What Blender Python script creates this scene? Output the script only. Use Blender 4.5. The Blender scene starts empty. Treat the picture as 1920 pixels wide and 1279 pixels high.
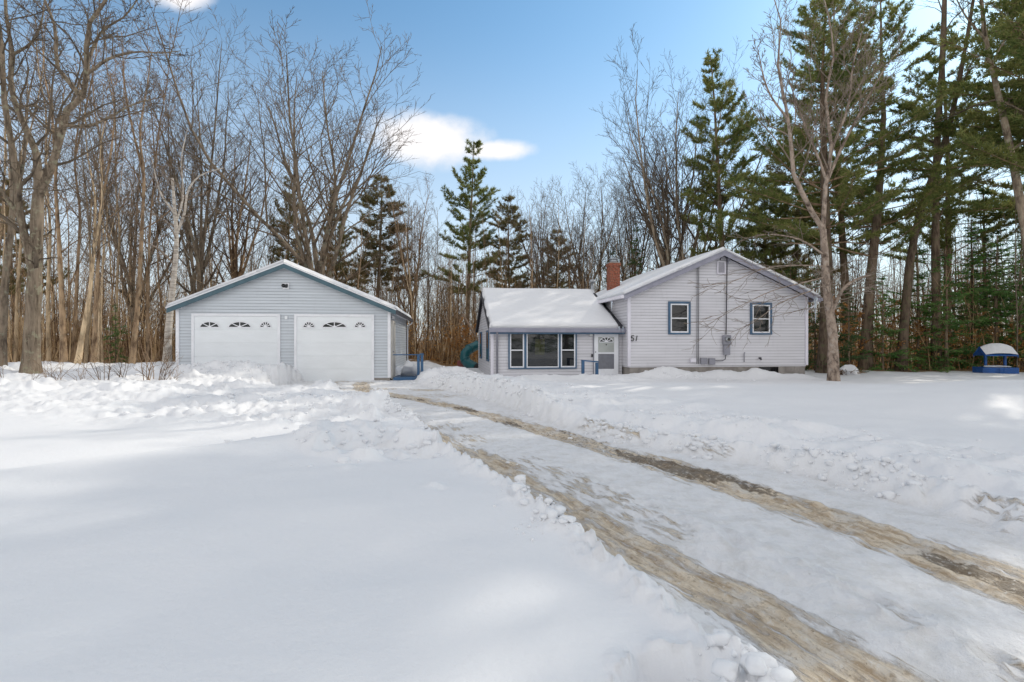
import bpy, math, random
import numpy as np
from mathutils import Vector, Matrix
PI = math.pi
sc = bpy.context.scene
COL = sc.collection
CAMZ = 1.45
F = 960.0          # focal length in pixels of the 1920 px wide photograph

def at(px, py, Y):
    return np.array([(px-960)/F*Y, Y, CAMZ+(640-py)/F*Y])

# ------------------------------------------------------------------ objects
def empty(name, loc=(0,0,0), rz=0, label=None, cat=None, group=None, kind=None):
    o = bpy.data.objects.new(name, None); COL.objects.link(o)
    o.location = loc; o.rotation_euler = (0,0,rz); o.empty_display_size = .2
    tag(o, label, cat, group, kind)
    return o
def tag(o, label=None, cat=None, group=None, kind=None):
    if label: o['label'] = label
    if cat: o['category'] = cat
    if group: o['group'] = group
    if kind: o['kind'] = kind
    return o
def mesh_np(name, V, Q=None, T=None, smooth=False):
    """mesh from numpy verts, quads (n,4) and tris (n,3)"""
    me = bpy.data.meshes.new(name)
    V = np.ascontiguousarray(V, dtype=np.float32)
    me.vertices.add(len(V)); me.vertices.foreach_set('co', V.ravel())
    nq = 0 if Q is None else len(Q); nt = 0 if T is None else len(T)
    li = []
    if nq: li.append(np.asarray(Q, dtype=np.int32).ravel())
    if nt: li.append(np.asarray(T, dtype=np.int32).ravel())
    li = np.concatenate(li)
    me.loops.add(len(li)); me.loops.foreach_set('vertex_index', li)
    tot = np.concatenate([np.full(nq,4,np.int32), np.full(nt,3,np.int32)])
    st = np.concatenate([[0], np.cumsum(tot)[:-1]]).astype(np.int32)
    me.polygons.add(nq+nt); me.polygons.foreach_set('loop_start', st)
    me.polygons.foreach_set('loop_total', tot)
    me.polygons.foreach_set('use_smooth', np.full(nq+nt, smooth, dtype=bool))
    me.update(); me.validate()
    return me
def link(name, me, mat=None, parent=None):
    o = bpy.data.objects.new(name, me); COL.objects.link(o)
    if mat: me.materials.clear(); me.materials.append(mat)
    if parent: o.parent = parent
    return o

class MB:
    def __init__(s): s.v=[]; s.f=[]
    def quad(s,a,b,c,d):
        n=len(s.v); s.v += [tuple(a),tuple(b),tuple(c),tuple(d)]; s.f.append((n,n+1,n+2,n+3)); return s
    def poly(s,pts):
        n=len(s.v); s.v += [tuple(p) for p in pts]; s.f.append(tuple(range(n,n+len(pts)))); return s
    def hexa(s,p):
        n=len(s.v); s.v += [tuple(q) for q in p]
        for f in ((0,3,2,1),(4,5,6,7),(0,1,5,4),(1,2,6,5),(2,3,7,6),(3,0,4,7)): s.f.append(tuple(n+i for i in f))
        return s
    def box(s,x0,x1,y0,y1,z0,z1):
        return s.hexa([(x0,y0,z0),(x1,y0,z0),(x1,y1,z0),(x0,y1,z0),(x0,y0,z1),(x1,y0,z1),(x1,y1,z1),(x0,y1,z1)])
    def beam(s,p0,p1,w,h,up=(0,0,1)):
        """box from p0 to p1, w sideways, h along up (centred)"""
        p0=Vector(p0);p1=Vector(p1);d=(p1-p0).normalized();si=d.cross(Vector(up)).normalized();u=si.cross(d)
        a=si*w/2;b=u*h/2
        return s.hexa([p0-a-b,p0+a-b,p1+a-b,p1-a-b,p0-a+b,p0+a+b,p1+a+b,p1-a+b])
    def prism(s,pts,d):
        """polygon extruded along vector d"""
        n=len(s.v);k=len(pts);d=Vector(d)
        s.v += [tuple(p) for p in pts]+[tuple(Vector(p)+d) for p in pts]
        s.f.append(tuple(range(n+k-1,n-1,-1))); s.f.append(tuple(range(n+k,n+2*k)))
        for i in range(k):
            j=(i+1)%k; s.f.append((n+i,n+j,n+k+j,n+k+i))
        return s
    def tube(s,pts,r,n=8,cap=True):
        pts=[Vector(p) for p in pts]; m=len(pts)
        rs = r if hasattr(r,'__len__') else [r]*m
        base=len(s.v); ref=None
        for i,p in enumerate(pts):
            t=(pts[min(i+1,m-1)]-pts[max(i-1,0)]).normalized()
            if ref is None: ref = Vector((0,0,1)) if abs(t.z)<.9 else Vector((1,0,0))
            a=t.cross(ref).normalized(); b=a.cross(t).normalized(); ref=b
            for k in range(n):
                an=2*PI*k/n; s.v.append(tuple(p+(a*math.cos(an)+b*math.sin(an))*rs[i]))
        for i in range(m-1):
            for k in range(n):
                k2=(k+1)%n; s.f.append((base+i*n+k,base+i*n+k2,base+(i+1)*n+k2,base+(i+1)*n+k))
        if cap:
            s.f.append(tuple(base+k for k in range(n-1,-1,-1))); s.f.append(tuple(base+(m-1)*n+k for k in range(n)))
        return s
    def build(s,name,mat,parent=None,smooth=False,bevel=0):
        me=bpy.data.meshes.new(name); me.from_pydata(s.v,[],s.f); me.update()
        if smooth:
            for p in me.polygons: p.use_smooth=True
        o=link(name,me,mat,parent)
        if bevel:
            m=o.modifiers.new('bevel','BEVEL'); m.width=bevel; m.segments=2; m.limit_method='ANGLE'
        return o

# ------------------------------------------------------------------ noise
def _h(ix,iy,seed):
    h = (ix.astype(np.int64)*374761393 + iy.astype(np.int64)*668265263 + seed*982451653) & 0xffffffff
    h = ((h ^ (h>>13))*1274126177) & 0xffffffff
    return ((h ^ (h>>16)) & 0xffff)/65535.0
def vn(x,y,seed=0):
    x=np.asarray(x,float); y=np.asarray(y,float)
    ix=np.floor(x); iy=np.floor(y); fx=x-ix; fy=y-iy
    ux=fx*fx*fx*(fx*(fx*6-15)+10); uy=fy*fy*fy*(fy*(fy*6-15)+10)
    a=_h(ix,iy,seed); b=_h(ix+1,iy,seed); c=_h(ix,iy+1,seed); d=_h(ix+1,iy+1,seed)
    return (a*(1-ux)+b*ux)*(1-uy)+(c*(1-ux)+d*ux)*uy*1.0
def fbm(x,y,seed=0,o=4,g=.5):
    s=0;a=1;t=0
    for i in range(o):
        s=s+a*(vn(x*2**i+i*17.3,y*2**i-i*9.1,seed+i)*2-1); t+=a; a*=g
    return s/t
def billow(x,y,seed=0,o=3):
    s=0;a=1;t=0
    for i in range(o):
        n=vn(x*2**i+i*7.7,y*2**i+i*3.1,seed+i)*2-1
        s=s+a*(1-np.abs(n)*2); t+=a; a*=.5
    return s/t
def sst(a,b,x):
    t=np.clip((x-a)/(b-a),0,1); return t*t*(3-2*t)

# ------------------------------------------------------------------ terrain
EL = [(2.4,-9),(1.9,-3),(1.5,0),(1.25,1.1),(1.10,1.87),(.85,2.7),(.15,4.2),(-1.02,6.75),(-1.80,8.9),(-3.0,11.3),(-4.3,12.7),(-6.0,13.7),(-7.9,14.6),(-8.6,15.3),(-7.6,16.2),(-7.3,17.3),(-7.7,19.5)]
ER = [(5.4,-9),(4.7,-3),(4.3,0),(4.0,2),(3.7,3.5),(3.45,4.7),(3.0,5.8),(1.75,7.0),(.87,8.4),(.18,10.2),(-.97,13.6),(-1.9,14.9),(-2.7,16.2),(-3.4,17.6),(-3.6,19),(-3.7,20.5)]
T1 = [(2.9,-9),(2.35,-3),(1.95,0),(1.7,1.6),(1.48,2.36),(1.23,2.99),(.85,3.63),(.14,5.2),(-.55,6.6),(-1.3,8.14),(-2.2,9.9),(-3.2,11.6),(-4.3,13.0),(-5.4,14.3),(-6.1,16),(-6.3,18)]
T2 = [(4.5,-9),(4.0,-3),(3.6,0),(3.3,1.8),(2.94,3.22),(2.73,3.91),(2.28,5.08),(1.53,6.57),(.46,8.49),(-.5,10.2),(-1.66,12),(-2.8,13.4),(-4.1,14.8),(-4.9,16.3),(-5.2,18)]
POLY = np.array(EL+ER[::-1])
def smooth_line(P,n=6):
    P=np.array(P,float)
    for _ in range(2):
        Q=[P[0]]
        for a,b in zip(P[:-1],P[1:]): Q += [a*.75+b*.25, a*.25+b*.75]
        Q.append(P[-1]); P=np.array(Q)
    return P
def poly_sd(x,y,P):
    d=np.full(x.shape,1e9); inside=np.zeros(x.shape,bool); n=len(P)
    for i in range(n):
        ax,ay=P[i]; bx,by=P[(i+1)%n]
        ex,ey=bx-ax,by-ay; wx,wy=x-ax,y-ay
        t=np.clip((wx*ex+wy*ey)/(ex*ex+ey*ey),0,1)
        d=np.minimum(d,(wx-ex*t)**2+(wy-ey*t)**2)
        c=((ay>y)!=(by>y)); 
        with np.errstate(divide='ignore',invalid='ignore'):
            xi=ax+(y-ay)/(by-ay+1e-12)*ex
        inside ^= c & (x<xi)
    d=np.sqrt(d)
    return np.where(inside,-d,d)
def line_sd(x,y,P):
    """signed lateral distance and arc position along polyline"""
    best=np.full(x.shape,1e9); lat=np.zeros(x.shape); al=np.zeros(x.shape); s=0
    for (ax,ay),(bx,by) in zip(P[:-1],P[1:]):
        ex,ey=bx-ax,by-ay; L=math.hypot(ex,ey); wx,wy=x-ax,y-ay
        t=np.clip((wx*ex+wy*ey)/(L*L),0,1)
        d=(wx-ex*t)**2+(wy-ey*t)**2
        m=d<best
        sg=np.sign(ey*wx-ex*wy)
        best=np.where(m,d,best); lat=np.where(m,np.sqrt(d)*sg,lat); al=np.where(m,s+t*L,al); s+=L
    return lat,al
ELs=smooth_line(EL); ERs=smooth_line(ER); T1s=smooth_line(T1); T2s=smooth_line(T2)
POLYs=np.concatenate([ELs,ERs[::-1]])
def gauss(x,y,cx,cy,sx,sy,a=0):
    c,s=math.cos(a),math.sin(a); dx=x-cx; dy=y-cy
    u=(dx*c+dy*s)/sx; v=(-dx*s+dy*c)/sy
    return np.exp(-(u*u+v*v))
def treeline(x):
    return np.interp(x,[-60,-30,-14,-8,0,9,14,22,30,60],[19,21,23.5,27,28.5,28.5,26.5,26,24,20])
def terrain(x,y,full=False):
    x=np.asarray(x,float); y=np.asarray(y,float)
    shp=x.shape; x=x.ravel(); y=y.ravel()
    near=(np.abs(x)<40)&(y>-12)&(y<45)
    d=np.full(x.shape,30.0); latL=np.full(x.shape,-30.); aL=np.zeros(x.shape); latR=latL.copy(); l1=latL.copy();a1=aL.copy();l2=latL.copy();a2=aL.copy()
    xn,yn=x[near],y[near]
    wob=.06*fbm(xn*1.7,yn*1.7,5,3)+.03*fbm(xn*9,yn*9,6,2)
    d[near]=poly_sd(xn,yn,POLYs)+wob+.05*(billow(xn*5,yn*5,8,2))
    latR[near]=line_sd(xn,yn,ERs)[0]
    l1[near],a1[near]=line_sd(xn,yn,T1s); l2[near],a2[near]=line_sd(xn,yn,T2s)
    right = sst(-.6,.6,x-np.interp(y,[-6,3,6,9,14,18,24],[3.2,2.8,1.2,-.3,-2.6,-4.5,-4.2]))
    # base snow levels
    lvlL = .20+.10*sst(5,12,y)+.14*sst(14,22,y)*sst(-6,-12,x)
    lvlR = .13+.13*sst(6,10,y)*sst(16,12,y)+.02 - .12*sst(14,20,y) - .17*sst(17,26,y)*sst(2,11,x)
    lvl = lvlL*(1-right)+lvlR*right
    lvl = lvl + .075*fbm(x*.33,y*.33,11,3) + .03*fbm(x*.9,y*1.2,14,2) + .005*fbm(x*3+y,y*5-x*1.5,15,3)
    lvl = lvl + .26*gauss(x,y,10.5,11.0,5.0,2.3,.1) + .10*gauss(x,y,4,13.5,3,1.6)
    # long wind-packed ridge on the left lawn
    lvl = lvl + .15*gauss(x,y,-2.6,6.2,2.6,.5,.72) - .09*gauss(x,y,-3.1,6.9,2.6,.45,.72)
    lvl = lvl + .07*gauss(x,y,-1.2,3.6,2.2,.6,.3) - .04*gauss(x,y,-3,2.6,2.2,.7,.2)
    # ---- lumpy masks
    lumpL = sst(.35,.6,gauss(x,y,-3.6,9.2,2.1,1.6,-.6)) + sst(.3,.6,gauss(x,y,-1.55,6.1,1.15,.75,-.3)) 
    lumpL = lumpL + sst(7.0,9.0,y+.05*x+.8*fbm(x*.5,y*.5,3,2))*(1-right)*sst(24,21,y)*.95
    lumpR = right*sst(.1,.6,latR)*sst(3.4,1.6,latR+.7*fbm(x*.6,y*.6,21,2))
    lumpR = lumpR + right*sst(14.5,16,y)*sst(6,3,x)*sst(20,19,y)*.8
    lump = np.clip(lumpL+lumpR,0,1)
    h = lvl + lump*( (.10+.05*(1-right))*fbm(x*1.1,y*1.5,31,3) + (.12+.07*(1-right))*np.clip(billow(x*1.6,y*1.9,33,3),0,1)*sst(-.1,.4,fbm(x*.7,y*.7,37,2)) + (.035+.03*(1-right))*billow(x*4.5,y*5.5,35,3) )
    # plough banks and heaps
    banks = .30*gauss(x,y,-9.0,16.9,1.75,.62,.1) + .22*gauss(x,y,-8.4,16.4,.45,.4)+.2*gauss(x,y,-7.3,17.1,.55,.45) + .18*gauss(x,y,-12.6,16.6,2.2,.9)
    banks = banks + .42*gauss(x,y,-2.35,19.3,1.15,1.1) +.2*gauss(x,y,-1.5,17.6,.9,.7)+ .18*gauss(x,y,-2.9,18.5,.5,.5) + .22*gauss(x,y,-.7,15.4,1.3,.8,-.6) + .16*gauss(x,y,2.0,17.6,2.4,.6)
    banks = banks + .38*gauss(x,y,5.7,18.9,.9,.55)+.30*gauss(x,y,7.6,19.2,1.3,.45,.1)+.26*gauss(x,y,9.4,19.4,.9,.4,.1)+.2*gauss(x,y,11,19.6,1.0,.4,.1)+.12*gauss(x,y,4.2,18.9,1.0,.4)
    banks = banks + .32*gauss(x,y,-3.7,19.9,.55,.7)
    bl = np.clip(banks*3.2,0,1)
    h = h + banks*(1+.32*fbm(x*1.5,y*1.5,41,3)) + bl*( .055*billow(x*2.1,y*2.1,43,3)+.03*fbm(x*5,y*5,44,2) )
    # right berm
    shelf=.38+.62*sst(.80,1.12,d+.16*fbm(x*.9,y*.9,57,3)); shelf=shelf*sst(10.5,8,y)+(1-sst(10.5,8,y)); h=np.where(right>.5,h*(shelf*sst(2.5,3.3,y)+1-sst(2.5,3.3,y)),h)
    bm = right*np.exp(-((d-.32)/.22)**2)*sst(2,3.2,y)*sst(17.5,15.5,y)
    bm = bm*(.55+.55*sst(-.5,.5,fbm(a2*.55,x*.3,51,2)))
    h = h + bm*(.08+.05*sst(7,10,y)+.12*billow(x*3.2,y*3.2,53,3)+.055*billow(x*9,y*9,54,2))
    # left crumbled edge
    lm = (1-right)*np.exp(-((d-.10-.05*fbm(x*2,y*2,63,2))/.13)**2)*sst(13.6,11,y)
    h = h + lm*(.05+.06*np.clip(billow(x*7.3,y*7.3,61,3),-.3,.6)+.04*billow(x*12,y*12,62,2))
    # scooped hollow at lower edge
    g = gauss(x,y,.60,1.85,.24,.30,-.5)
    g=g*(1+.5*fbm(x*4,y*4,64,2)); h = h - .16*sst(.40,.62,g) + .07*sst(.12,.4,g)*billow(x*6,y*6,65,3)*(1-sst(.5,.8,g)*.6)
    # small dents / tracks on the near lawn
    for (cx,cy,s,a) in ((-.65,4.25,.07,.04),(-.58,4.15,.05,-.03),(-1.6,5.0,.08,.03),(-.9,1.95,.05,-.006),(-2.3,1.6,.08,-.008)):
        h = h + a*gauss(x,y,cx,cy,s,s)
    # ---- ploughed lane
    q1=.55*fbm(a1*.5,l1*1.5,71,2); q2=.5*fbm(a2*.5,l2*1.5,72,2)
    m1=np.exp(-((l1)/.32)**4); m2=np.exp(-((l2)/.32)**4)
    lane = .016*fbm(x*1.6,y*1.6,73,4)+.022*billow(x*4,y*4,74,3)*sst(-.1,.3,fbm(x*.9,y*.9,75,2))+.008*billow(x*11,y*11,70,2)
    gro1=.009*np.sin(l1*52+1.3*fbm(a1*1.1,l1*2,76,2)*3)*(.5+vn(a1*.9,l1*4,77)); gro2=.009*np.sin(l2*56+fbm(a2*1.1,l2*2,78,2)*3)*(.5+vn(a2*.9,l2*4,79))
    tread=.024*(vn(a2*14,l2*16,80)-.5)
    lane = lane - m1*(.030-gro1) - m2*(.032-gro2-tread*1.4) + .02*np.exp(-((l1+.45)/.13)**2)
    # row of boot prints between the tracks
    fp=np.exp(-((l1-.72-.05*np.sin(a1*2.1))/.11)**2); lane = lane - .085*fp*sst(.45,.62,vn(a1*4.2,np.sign(np.sin(a1*9))*3+l1*3,81))*sst(16,13,a1+4)+ .035*np.exp(-((l1-.62)/.22)**2)*(1+billow(x*7,y*7,82,2))*sst(17,13,a1)
    lane = lane - .01*(vn(x*6,y*6,84)>.72)*1.0*vn(x*1.2,y*1.2,85)*sst(.9,1.3,l1)
    k = sst(.0,.16+.12*right,d)
    z = lane*(1-k)+h*k
    # cleared spot by side door and slab
    # ---- forest floor
    tl=treeline(x)+1.1*fbm(x*.25,y*.1,91,2)
    fo=sst(-.2,1.2,y-tl)
    drop=sst(0,30,y-tl)
    z = z*(1-drop)-2.6*drop + fo*(.12*fbm(x*.5,y*.5,93,3)+.05) 
    far=np.hypot(x,y-10)
    z = z + sst(120,500,far)*6*(fbm(x*.004,y*.004,95,3)+.3)
    side=sst(32,44,np.abs(x)); fo=np.maximum(fo,side*(y>-5))
    if not full: return z.reshape(shp)
    # ---- colour masks
    n1=fbm(a1*.9,l1*5,101,3); n2=fbm(a2*.9,l2*5,102,3)
    dirt=np.exp(-((l1-.0)/(.26+.12*n1))**4)*(.75+.5*fbm(a1*.7,l1*7,103,3))
    dirt=np.maximum(dirt,np.exp(-((l2)/(.27+.12*n2))**4)*(.85+.5*fbm(a2*.6,l2*7,104,3)))
    dirt=np.maximum(dirt,.33*np.exp(-((l1-.45)/.25)**2)*sst(0,.5,fbm(x*1.3,y*1.3,105,3)))
    dirt=np.maximum(dirt,.5*sst(12.5,14,y)*sst(-.1,.5,fbm(x*.5,y*1.6,106,3))*sst(16.4,15.2,y))
    dirt=np.clip(dirt,0,1)*(1-sst(-.02,.06,d))
    bd=right*np.exp(-((d-.28)/.2)**2)*sst(.0,.45,fbm(x*1.6,y*1.6,107,3)+.25*sst(6,4,y))*.30*sst(14,8,y)
    dirt=np.maximum(dirt,bd)
    wet=m2*sst(.25,.5,fbm(a2*.9,l2*3,108,3))+ .8*m1*sst(10,12,y)*sst(.1,.4,fbm(a1*.9,l1*3,109,3))+m2*.55*sst(5,6,y)*sst(9.5,8,y)
    wet=np.clip(wet,0,1)*(1-sst(-.02,.06,d))
    leaf=fo*np.clip(.80+.5*fbm(x*.6,y*.6,111,3),0,1)
    snow_patch=1-sst(0,8,np.abs(y-tl))*0
    lat=np.where(np.abs(l1)<np.abs(l2),l1,l2); al=np.where(np.abs(l1)<np.abs(l2),a1,a2)
    return z.reshape(shp), dirt.reshape(shp), wet.reshape(shp), leaf.reshape(shp), lat.reshape(shp), al.reshape(shp), (1-k).reshape(shp)
def gz(x,y): return float(terrain(np.array([x]),np.array([y]))[0])

# ------------------------------------------------------------------ materials
def new_mat(name):
    m=bpy.data.materials.new(name); m.use_nodes=True; nt=m.node_tree; nt.nodes.clear()
    out=nt.nodes.new('ShaderNodeOutputMaterial'); b=nt.nodes.new('ShaderNodeBsdfPrincipled')
    nt.links.new(b.outputs[0],out.inputs[0]); return m,nt,b
class N:
    def __init__(s,nt): s.nt=nt
    def n(s,t,**k):
        nd=s.nt.nodes.new(t)
        for a,b in k.items():
            if a in('op',): nd.operation=b
            else: setattr(nd,a,b)
        return nd
    def set(s,i,v):
        if hasattr(v,'is_linked') or isinstance(v,bpy.types.NodeSocket): s.nt.links.new(v,i)
        else: i.default_value=v
    def math(s,op,a,b=0,c=None,clamp=False):
        nd=s.n('ShaderNodeMath'); nd.operation=op; nd.use_clamp=clamp
        s.set(nd.inputs[0],a); s.set(nd.inputs[1],b)
        if c is not None: s.set(nd.inputs[2],c)
        return nd.outputs[0]
    def noise(s,vec=None,scale=5,detail=3,rough=.55,dist=0):
        nd=s.n('ShaderNodeTexNoise'); nd.inputs['Scale'].default_value=scale; nd.inputs['Detail'].default_value=detail
        nd.inputs['Roughness'].default_value=rough; nd.inputs['Distortion'].default_value=dist
        if vec is not None: s.nt.links.new(vec,nd.inputs['Vector'])
        return nd.outputs['Fac']
    def ramp(s,f,a,b,lo=0.,hi=1.):
        nd=s.n('ShaderNodeMapRange'); nd.interpolation_type='SMOOTHSTEP'; s.set(nd.inputs[0],f)
        nd.inputs[1].default_value=a; nd.inputs[2].default_value=b; nd.inputs[3].default_value=lo; nd.inputs[4].default_value=hi
        return nd.outputs[0]
    def mix(s,f,a,b,blend='MIX'):
        nd=s.n('ShaderNodeMix'); nd.data_type='RGBA'; nd.blend_type=blend
        s.set(nd.inputs[0],f)
        for i,v in((6,a),(7,b)):
            if isinstance(v,tuple): nd.inputs[i].default_value=(*v[:3],1)
            else: s.nt.links.new(v,nd.inputs[i])
        return nd.outputs[2]
    def coord(s,kind='Object',scale=(1,1,1)):
        t=s.n('ShaderNodeTexCoord'); m=s.n('ShaderNodeMapping'); m.inputs['Scale'].default_value=scale
        s.nt.links.new(t.outputs[kind],m.inputs[0]); return m.outputs[0]
    def attr(s,name):
        a=s.n('ShaderNodeAttribute'); a.attribute_name=name; return a.outputs['Fac']
    def bump(s,h,strength=.3,dist=.02,normal=None):
        b=s.n('ShaderNodeBump'); b.inputs['Strength'].default_value=strength; b.inputs['Distance'].default_value=dist
        s.nt.links.new(h,b.inputs['Height'])
        if normal is not None: s.nt.links.new(normal,b.inputs['Normal'])
        return b.outputs[0]
    def lk(s,a,b): s.nt.links.new(a,b)

def paint(name,col,rough=.55,var=.12,scale=3,bump=.15,dirt=(.25,.22,.18),dirt_amt=.15,metal=0,stretch=(1,1,1)):
    m,nt,b=new_mat(name); n=N(nt); v=n.coord('Object',stretch)
    f=n.noise(v,scale,5); c=n.mix(n.ramp(f,.3,.7),tuple(x*(1-var) for x in col),tuple(min(1,x*(1+var)) for x in col))
    f2=n.noise(v,scale*4.1,6,.65); c=n.mix(n.math('MULTIPLY',n.ramp(f2,.5,.75),dirt_amt),c,dirt)
    n.lk(c,b.inputs['Base Color']); b.inputs['Roughness'].default_value=rough; b.inputs['Metallic'].default_value=metal
    if bump: n.lk(n.bump(n.noise(v,scale*14,4),bump,.004),b.inputs['Normal'])
    return m
def snow_mat(name,grain=True):
    m,nt,b=new_mat(name); n=N(nt); v=n.coord('Object')
    c=n.mix(n.noise(v,1.3,4),(.79,.80,.82),(.85,.855,.87))
    n.lk(c,b.inputs['Base Color']); b.inputs['Roughness'].default_value=.65
    b.inputs['Specular IOR Level'].default_value=.25
    b1=n.bump(n.noise(v,7,5,.6),.35,.03); b2=n.bump(n.noise(v,70,3,.7),.25,.004,b1)
    n.lk(b2,b.inputs['Normal']); return m

def ground_mat():
    m,nt,b=new_mat('snow_ground'); n=N(nt); v=n.coord('Object')
    dirt=n.attr('dirt'); wet=n.attr('wet'); leaf=n.attr('leaf'); lane=n.attr('lane'); lat=n.attr('lat'); al=n.attr('along')
    cb=n.n('ShaderNodeCombineXYZ'); n.lk(n.math('MULTIPLY',al,3.2),cb.inputs[0]); n.lk(n.math('MULTIPLY',lat,20),cb.inputs[1]); n.lk(n.math('MULTIPLY',n.noise(v,4,3),1.6),cb.inputs[2]); trk=cb.outputs[0]
    cb2=n.n('ShaderNodeCombineXYZ'); n.lk(n.math('MULTIPLY',al,16),cb2.inputs[0]); n.lk(n.math('MULTIPLY',lat,22),cb2.inputs[1]); trd=cb2.outputs[0]
    snow=n.mix(n.noise(v,.7,5),(.80,.808,.828),(.86,.863,.873))
    fine=n.noise(v,30,5,.7)
    streak=n.noise(trk,1,5,.6); tread=n.noise(trd,1,4,.6)
    # packed lane: slightly grey, speckled
    packed=n.mix(n.ramp(n.noise(v,5,6,.7),.42,.66),(.81,.81,.82),(.69,.68,.665))
    spk=n.ramp(n.noise(v,18,5,.75),.64,.74)
    packed=n.mix(n.math('MULTIPLY',spk,.6),packed,(.38,.34,.28))
    c=n.mix(n.math('MULTIPLY',lane,.75),snow,packed)
    tan=n.mix(n.ramp(streak,.36,.62),(.43,.325,.215),(.76,.66,.52))
    tan=n.mix(n.math('MULTIPLY',n.ramp(n.noise(trk,2.0,4,.7),.55,.66),.6),tan,(.24,.17,.105))
    tan=n.mix(n.math('MULTIPLY',n.ramp(n.noise(v,3.2,6,.7),.46,.62),.8),tan,(.70,.66,.60))
    tan=n.mix(n.math('MULTIPLY',n.ramp(tread,.56,.7),.5),tan,(.24,.17,.10))
    dm=n.math('MULTIPLY_ADD',n.math('SUBTRACT',streak,.5),2.3,n.math('MULTIPLY_ADD',dirt,1.15,-.1))
    dm=n.math('MULTIPLY',n.ramp(dm,.12,.62),n.ramp(dirt,.02,.18))
    c=n.mix(dm,c,tan)
    wm=n.math('MULTIPLY',n.ramp(n.math('ADD',n.math('MULTIPLY',wet,.36),n.math('MULTIPLY',tread,.75)),.56,.72),.8)
    c=n.mix(wm,c,(.12,.085,.05))
    c=n.mix(n.math('MULTIPLY',n.math('MULTIPLY',n.ramp(n.noise(v,42,4,.8),.60,.70),dm),.75),c,(.17,.115,.07))
    c=n.mix(n.math('MULTIPLY',n.math('MULTIPLY',n.ramp(n.noise(v,27,4,.8),.58,.66),dm),.6),c,(.76,.73,.69))
    # leaf litter of the forest floor
    lf=n.mix(n.noise(v,9,6,.75),(.13,.075,.035),(.42,.27,.13))
    lm=n.ramp(n.math('ADD',leaf,n.math('MULTIPLY',n.math('SUBTRACT',n.noise(v,1.1,5,.65),.5),1.1)),.35,.6)
    c=n.mix(lm,c,lf)
    n.lk(c,b.inputs['Base Color'])
    r=n.math('SUBTRACT',.7,n.math('MULTIPLY',wm,.3)); n.lk(r,b.inputs['Roughness']); b.inputs['Specular IOR Level'].default_value=.25
    hgt=n.math('ADD',n.math('MULTIPLY',n.noise(v,24,4,.6),.25),n.math('MULTIPLY',n.math('MULTIPLY',n.noise(v,11,6,.7),lane),1.3))
    hgt=n.math('ADD',hgt,n.math('MULTIPLY',n.math('MULTIPLY',n.math('ADD',streak,n.math('MULTIPLY',tread,.8)),dm),1.3))
    b1=n.bump(hgt,.75,.03); b2=n.bump(n.noise(v,130,3,.7),.35,.005,b1)
    n.lk(b2,b.inputs['Normal'])
    return m

def bark_mat(name,c1,c2,stretch=(9,9,1.4),lichen=0,lich_col=(.42,.45,.33),bump=.9):
    m,nt,b=new_mat(name); n=N(nt)
    v=n.coord('Object',stretch); v2=n.coord('Object')
    f=n.noise(v,1.0,7,.68); f2=n.noise(v2,1.6,4)
    c=n.mix(n.ramp(f,.34,.62),c1,c2)
    oi=n.n('ShaderNodeObjectInfo')
    c=n.mix(n.math('MULTIPLY',n.ramp(f2,.4,.65),.4),c,tuple(x*1.35 for x in c2))
    if lichen: c=n.mix(n.math('MULTIPLY',n.ramp(n.noise(v2,4.5,5,.7),.54,.62),lichen),c,lich_col)
    hs=n.n('ShaderNodeHueSaturation'); n.lk(c,hs.inputs['Color'])
    n.lk(n.math('MULTIPLY_ADD',oi.outputs['Random'],.6,.55),hs.inputs['Value'])
    n.lk(hs.outputs[0],b.inputs['Base Color']); b.inputs['Roughness'].default_value=.85; b.inputs['Specular IOR Level'].default_value=.2
    n.lk(n.bump(f,bump,.05),b.inputs['Normal']); return m
def needle_mat(name,c1,c2,c3,trans=.5):
    m,nt,b=new_mat(name); n=N(nt); v=n.coord('Object')
    f=n.noise(v,.9,3); f2=n.noise(v,9,2)
    c=n.mix(n.ramp(f,.35,.65),c1,c2); c=n.mix(n.ramp(f2,.5,.75),c,c3)
    n.lk(c,b.inputs['Base Color']); b.inputs['Roughness'].default_value=.6; b.inputs['Specular IOR Level'].default_value=.3
    tr=n.n('ShaderNodeBsdfTranslucent'); n.lk(c,tr.inputs[0]); mx=n.n('ShaderNodeMixShader'); mx.inputs[0].default_value=trans
    out=[x for x in nt.nodes if x.type=='OUTPUT_MATERIAL'][0]
    n.lk(b.outputs[0],mx.inputs[1]); n.lk(tr.outputs[0],mx.inputs[2]); n.lk(mx.outputs[0],out.inputs[0]); return m
def siding_mat(name,col,z0,e):
    m,nt,b=new_mat(name); n=N(nt); v=n.coord('Object')
    vs=n.coord('Object',(.5,.5,9))
    c=n.mix(n.ramp(n.noise(vs,1,5,.6),.3,.7),tuple(x*.93 for x in col),tuple(min(1,x*1.05) for x in col))
    c=n.mix(n.math('MULTIPLY',n.ramp(n.noise(n.coord('Object',(2,2,.5)),2.2,6,.7),.52,.8),.22),c,(.33,.31,.33))
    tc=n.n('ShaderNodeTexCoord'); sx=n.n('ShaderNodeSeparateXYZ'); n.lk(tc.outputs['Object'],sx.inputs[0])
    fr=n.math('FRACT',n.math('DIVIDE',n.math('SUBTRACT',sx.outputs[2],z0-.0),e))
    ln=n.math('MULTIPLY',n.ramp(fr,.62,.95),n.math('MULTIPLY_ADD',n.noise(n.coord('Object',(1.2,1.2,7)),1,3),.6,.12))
    c=n.mix(ln,c,tuple(x*.36 for x in col))  # shade under each lap, painted into the board colour
    n.lk(c,b.inputs['Base Color']); b.inputs['Roughness'].default_value=.5
    n.lk(n.bump(n.noise(n.coord('Object',(3,3,60)),1,3),.12,.004),b.inputs['Normal']); return m
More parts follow.
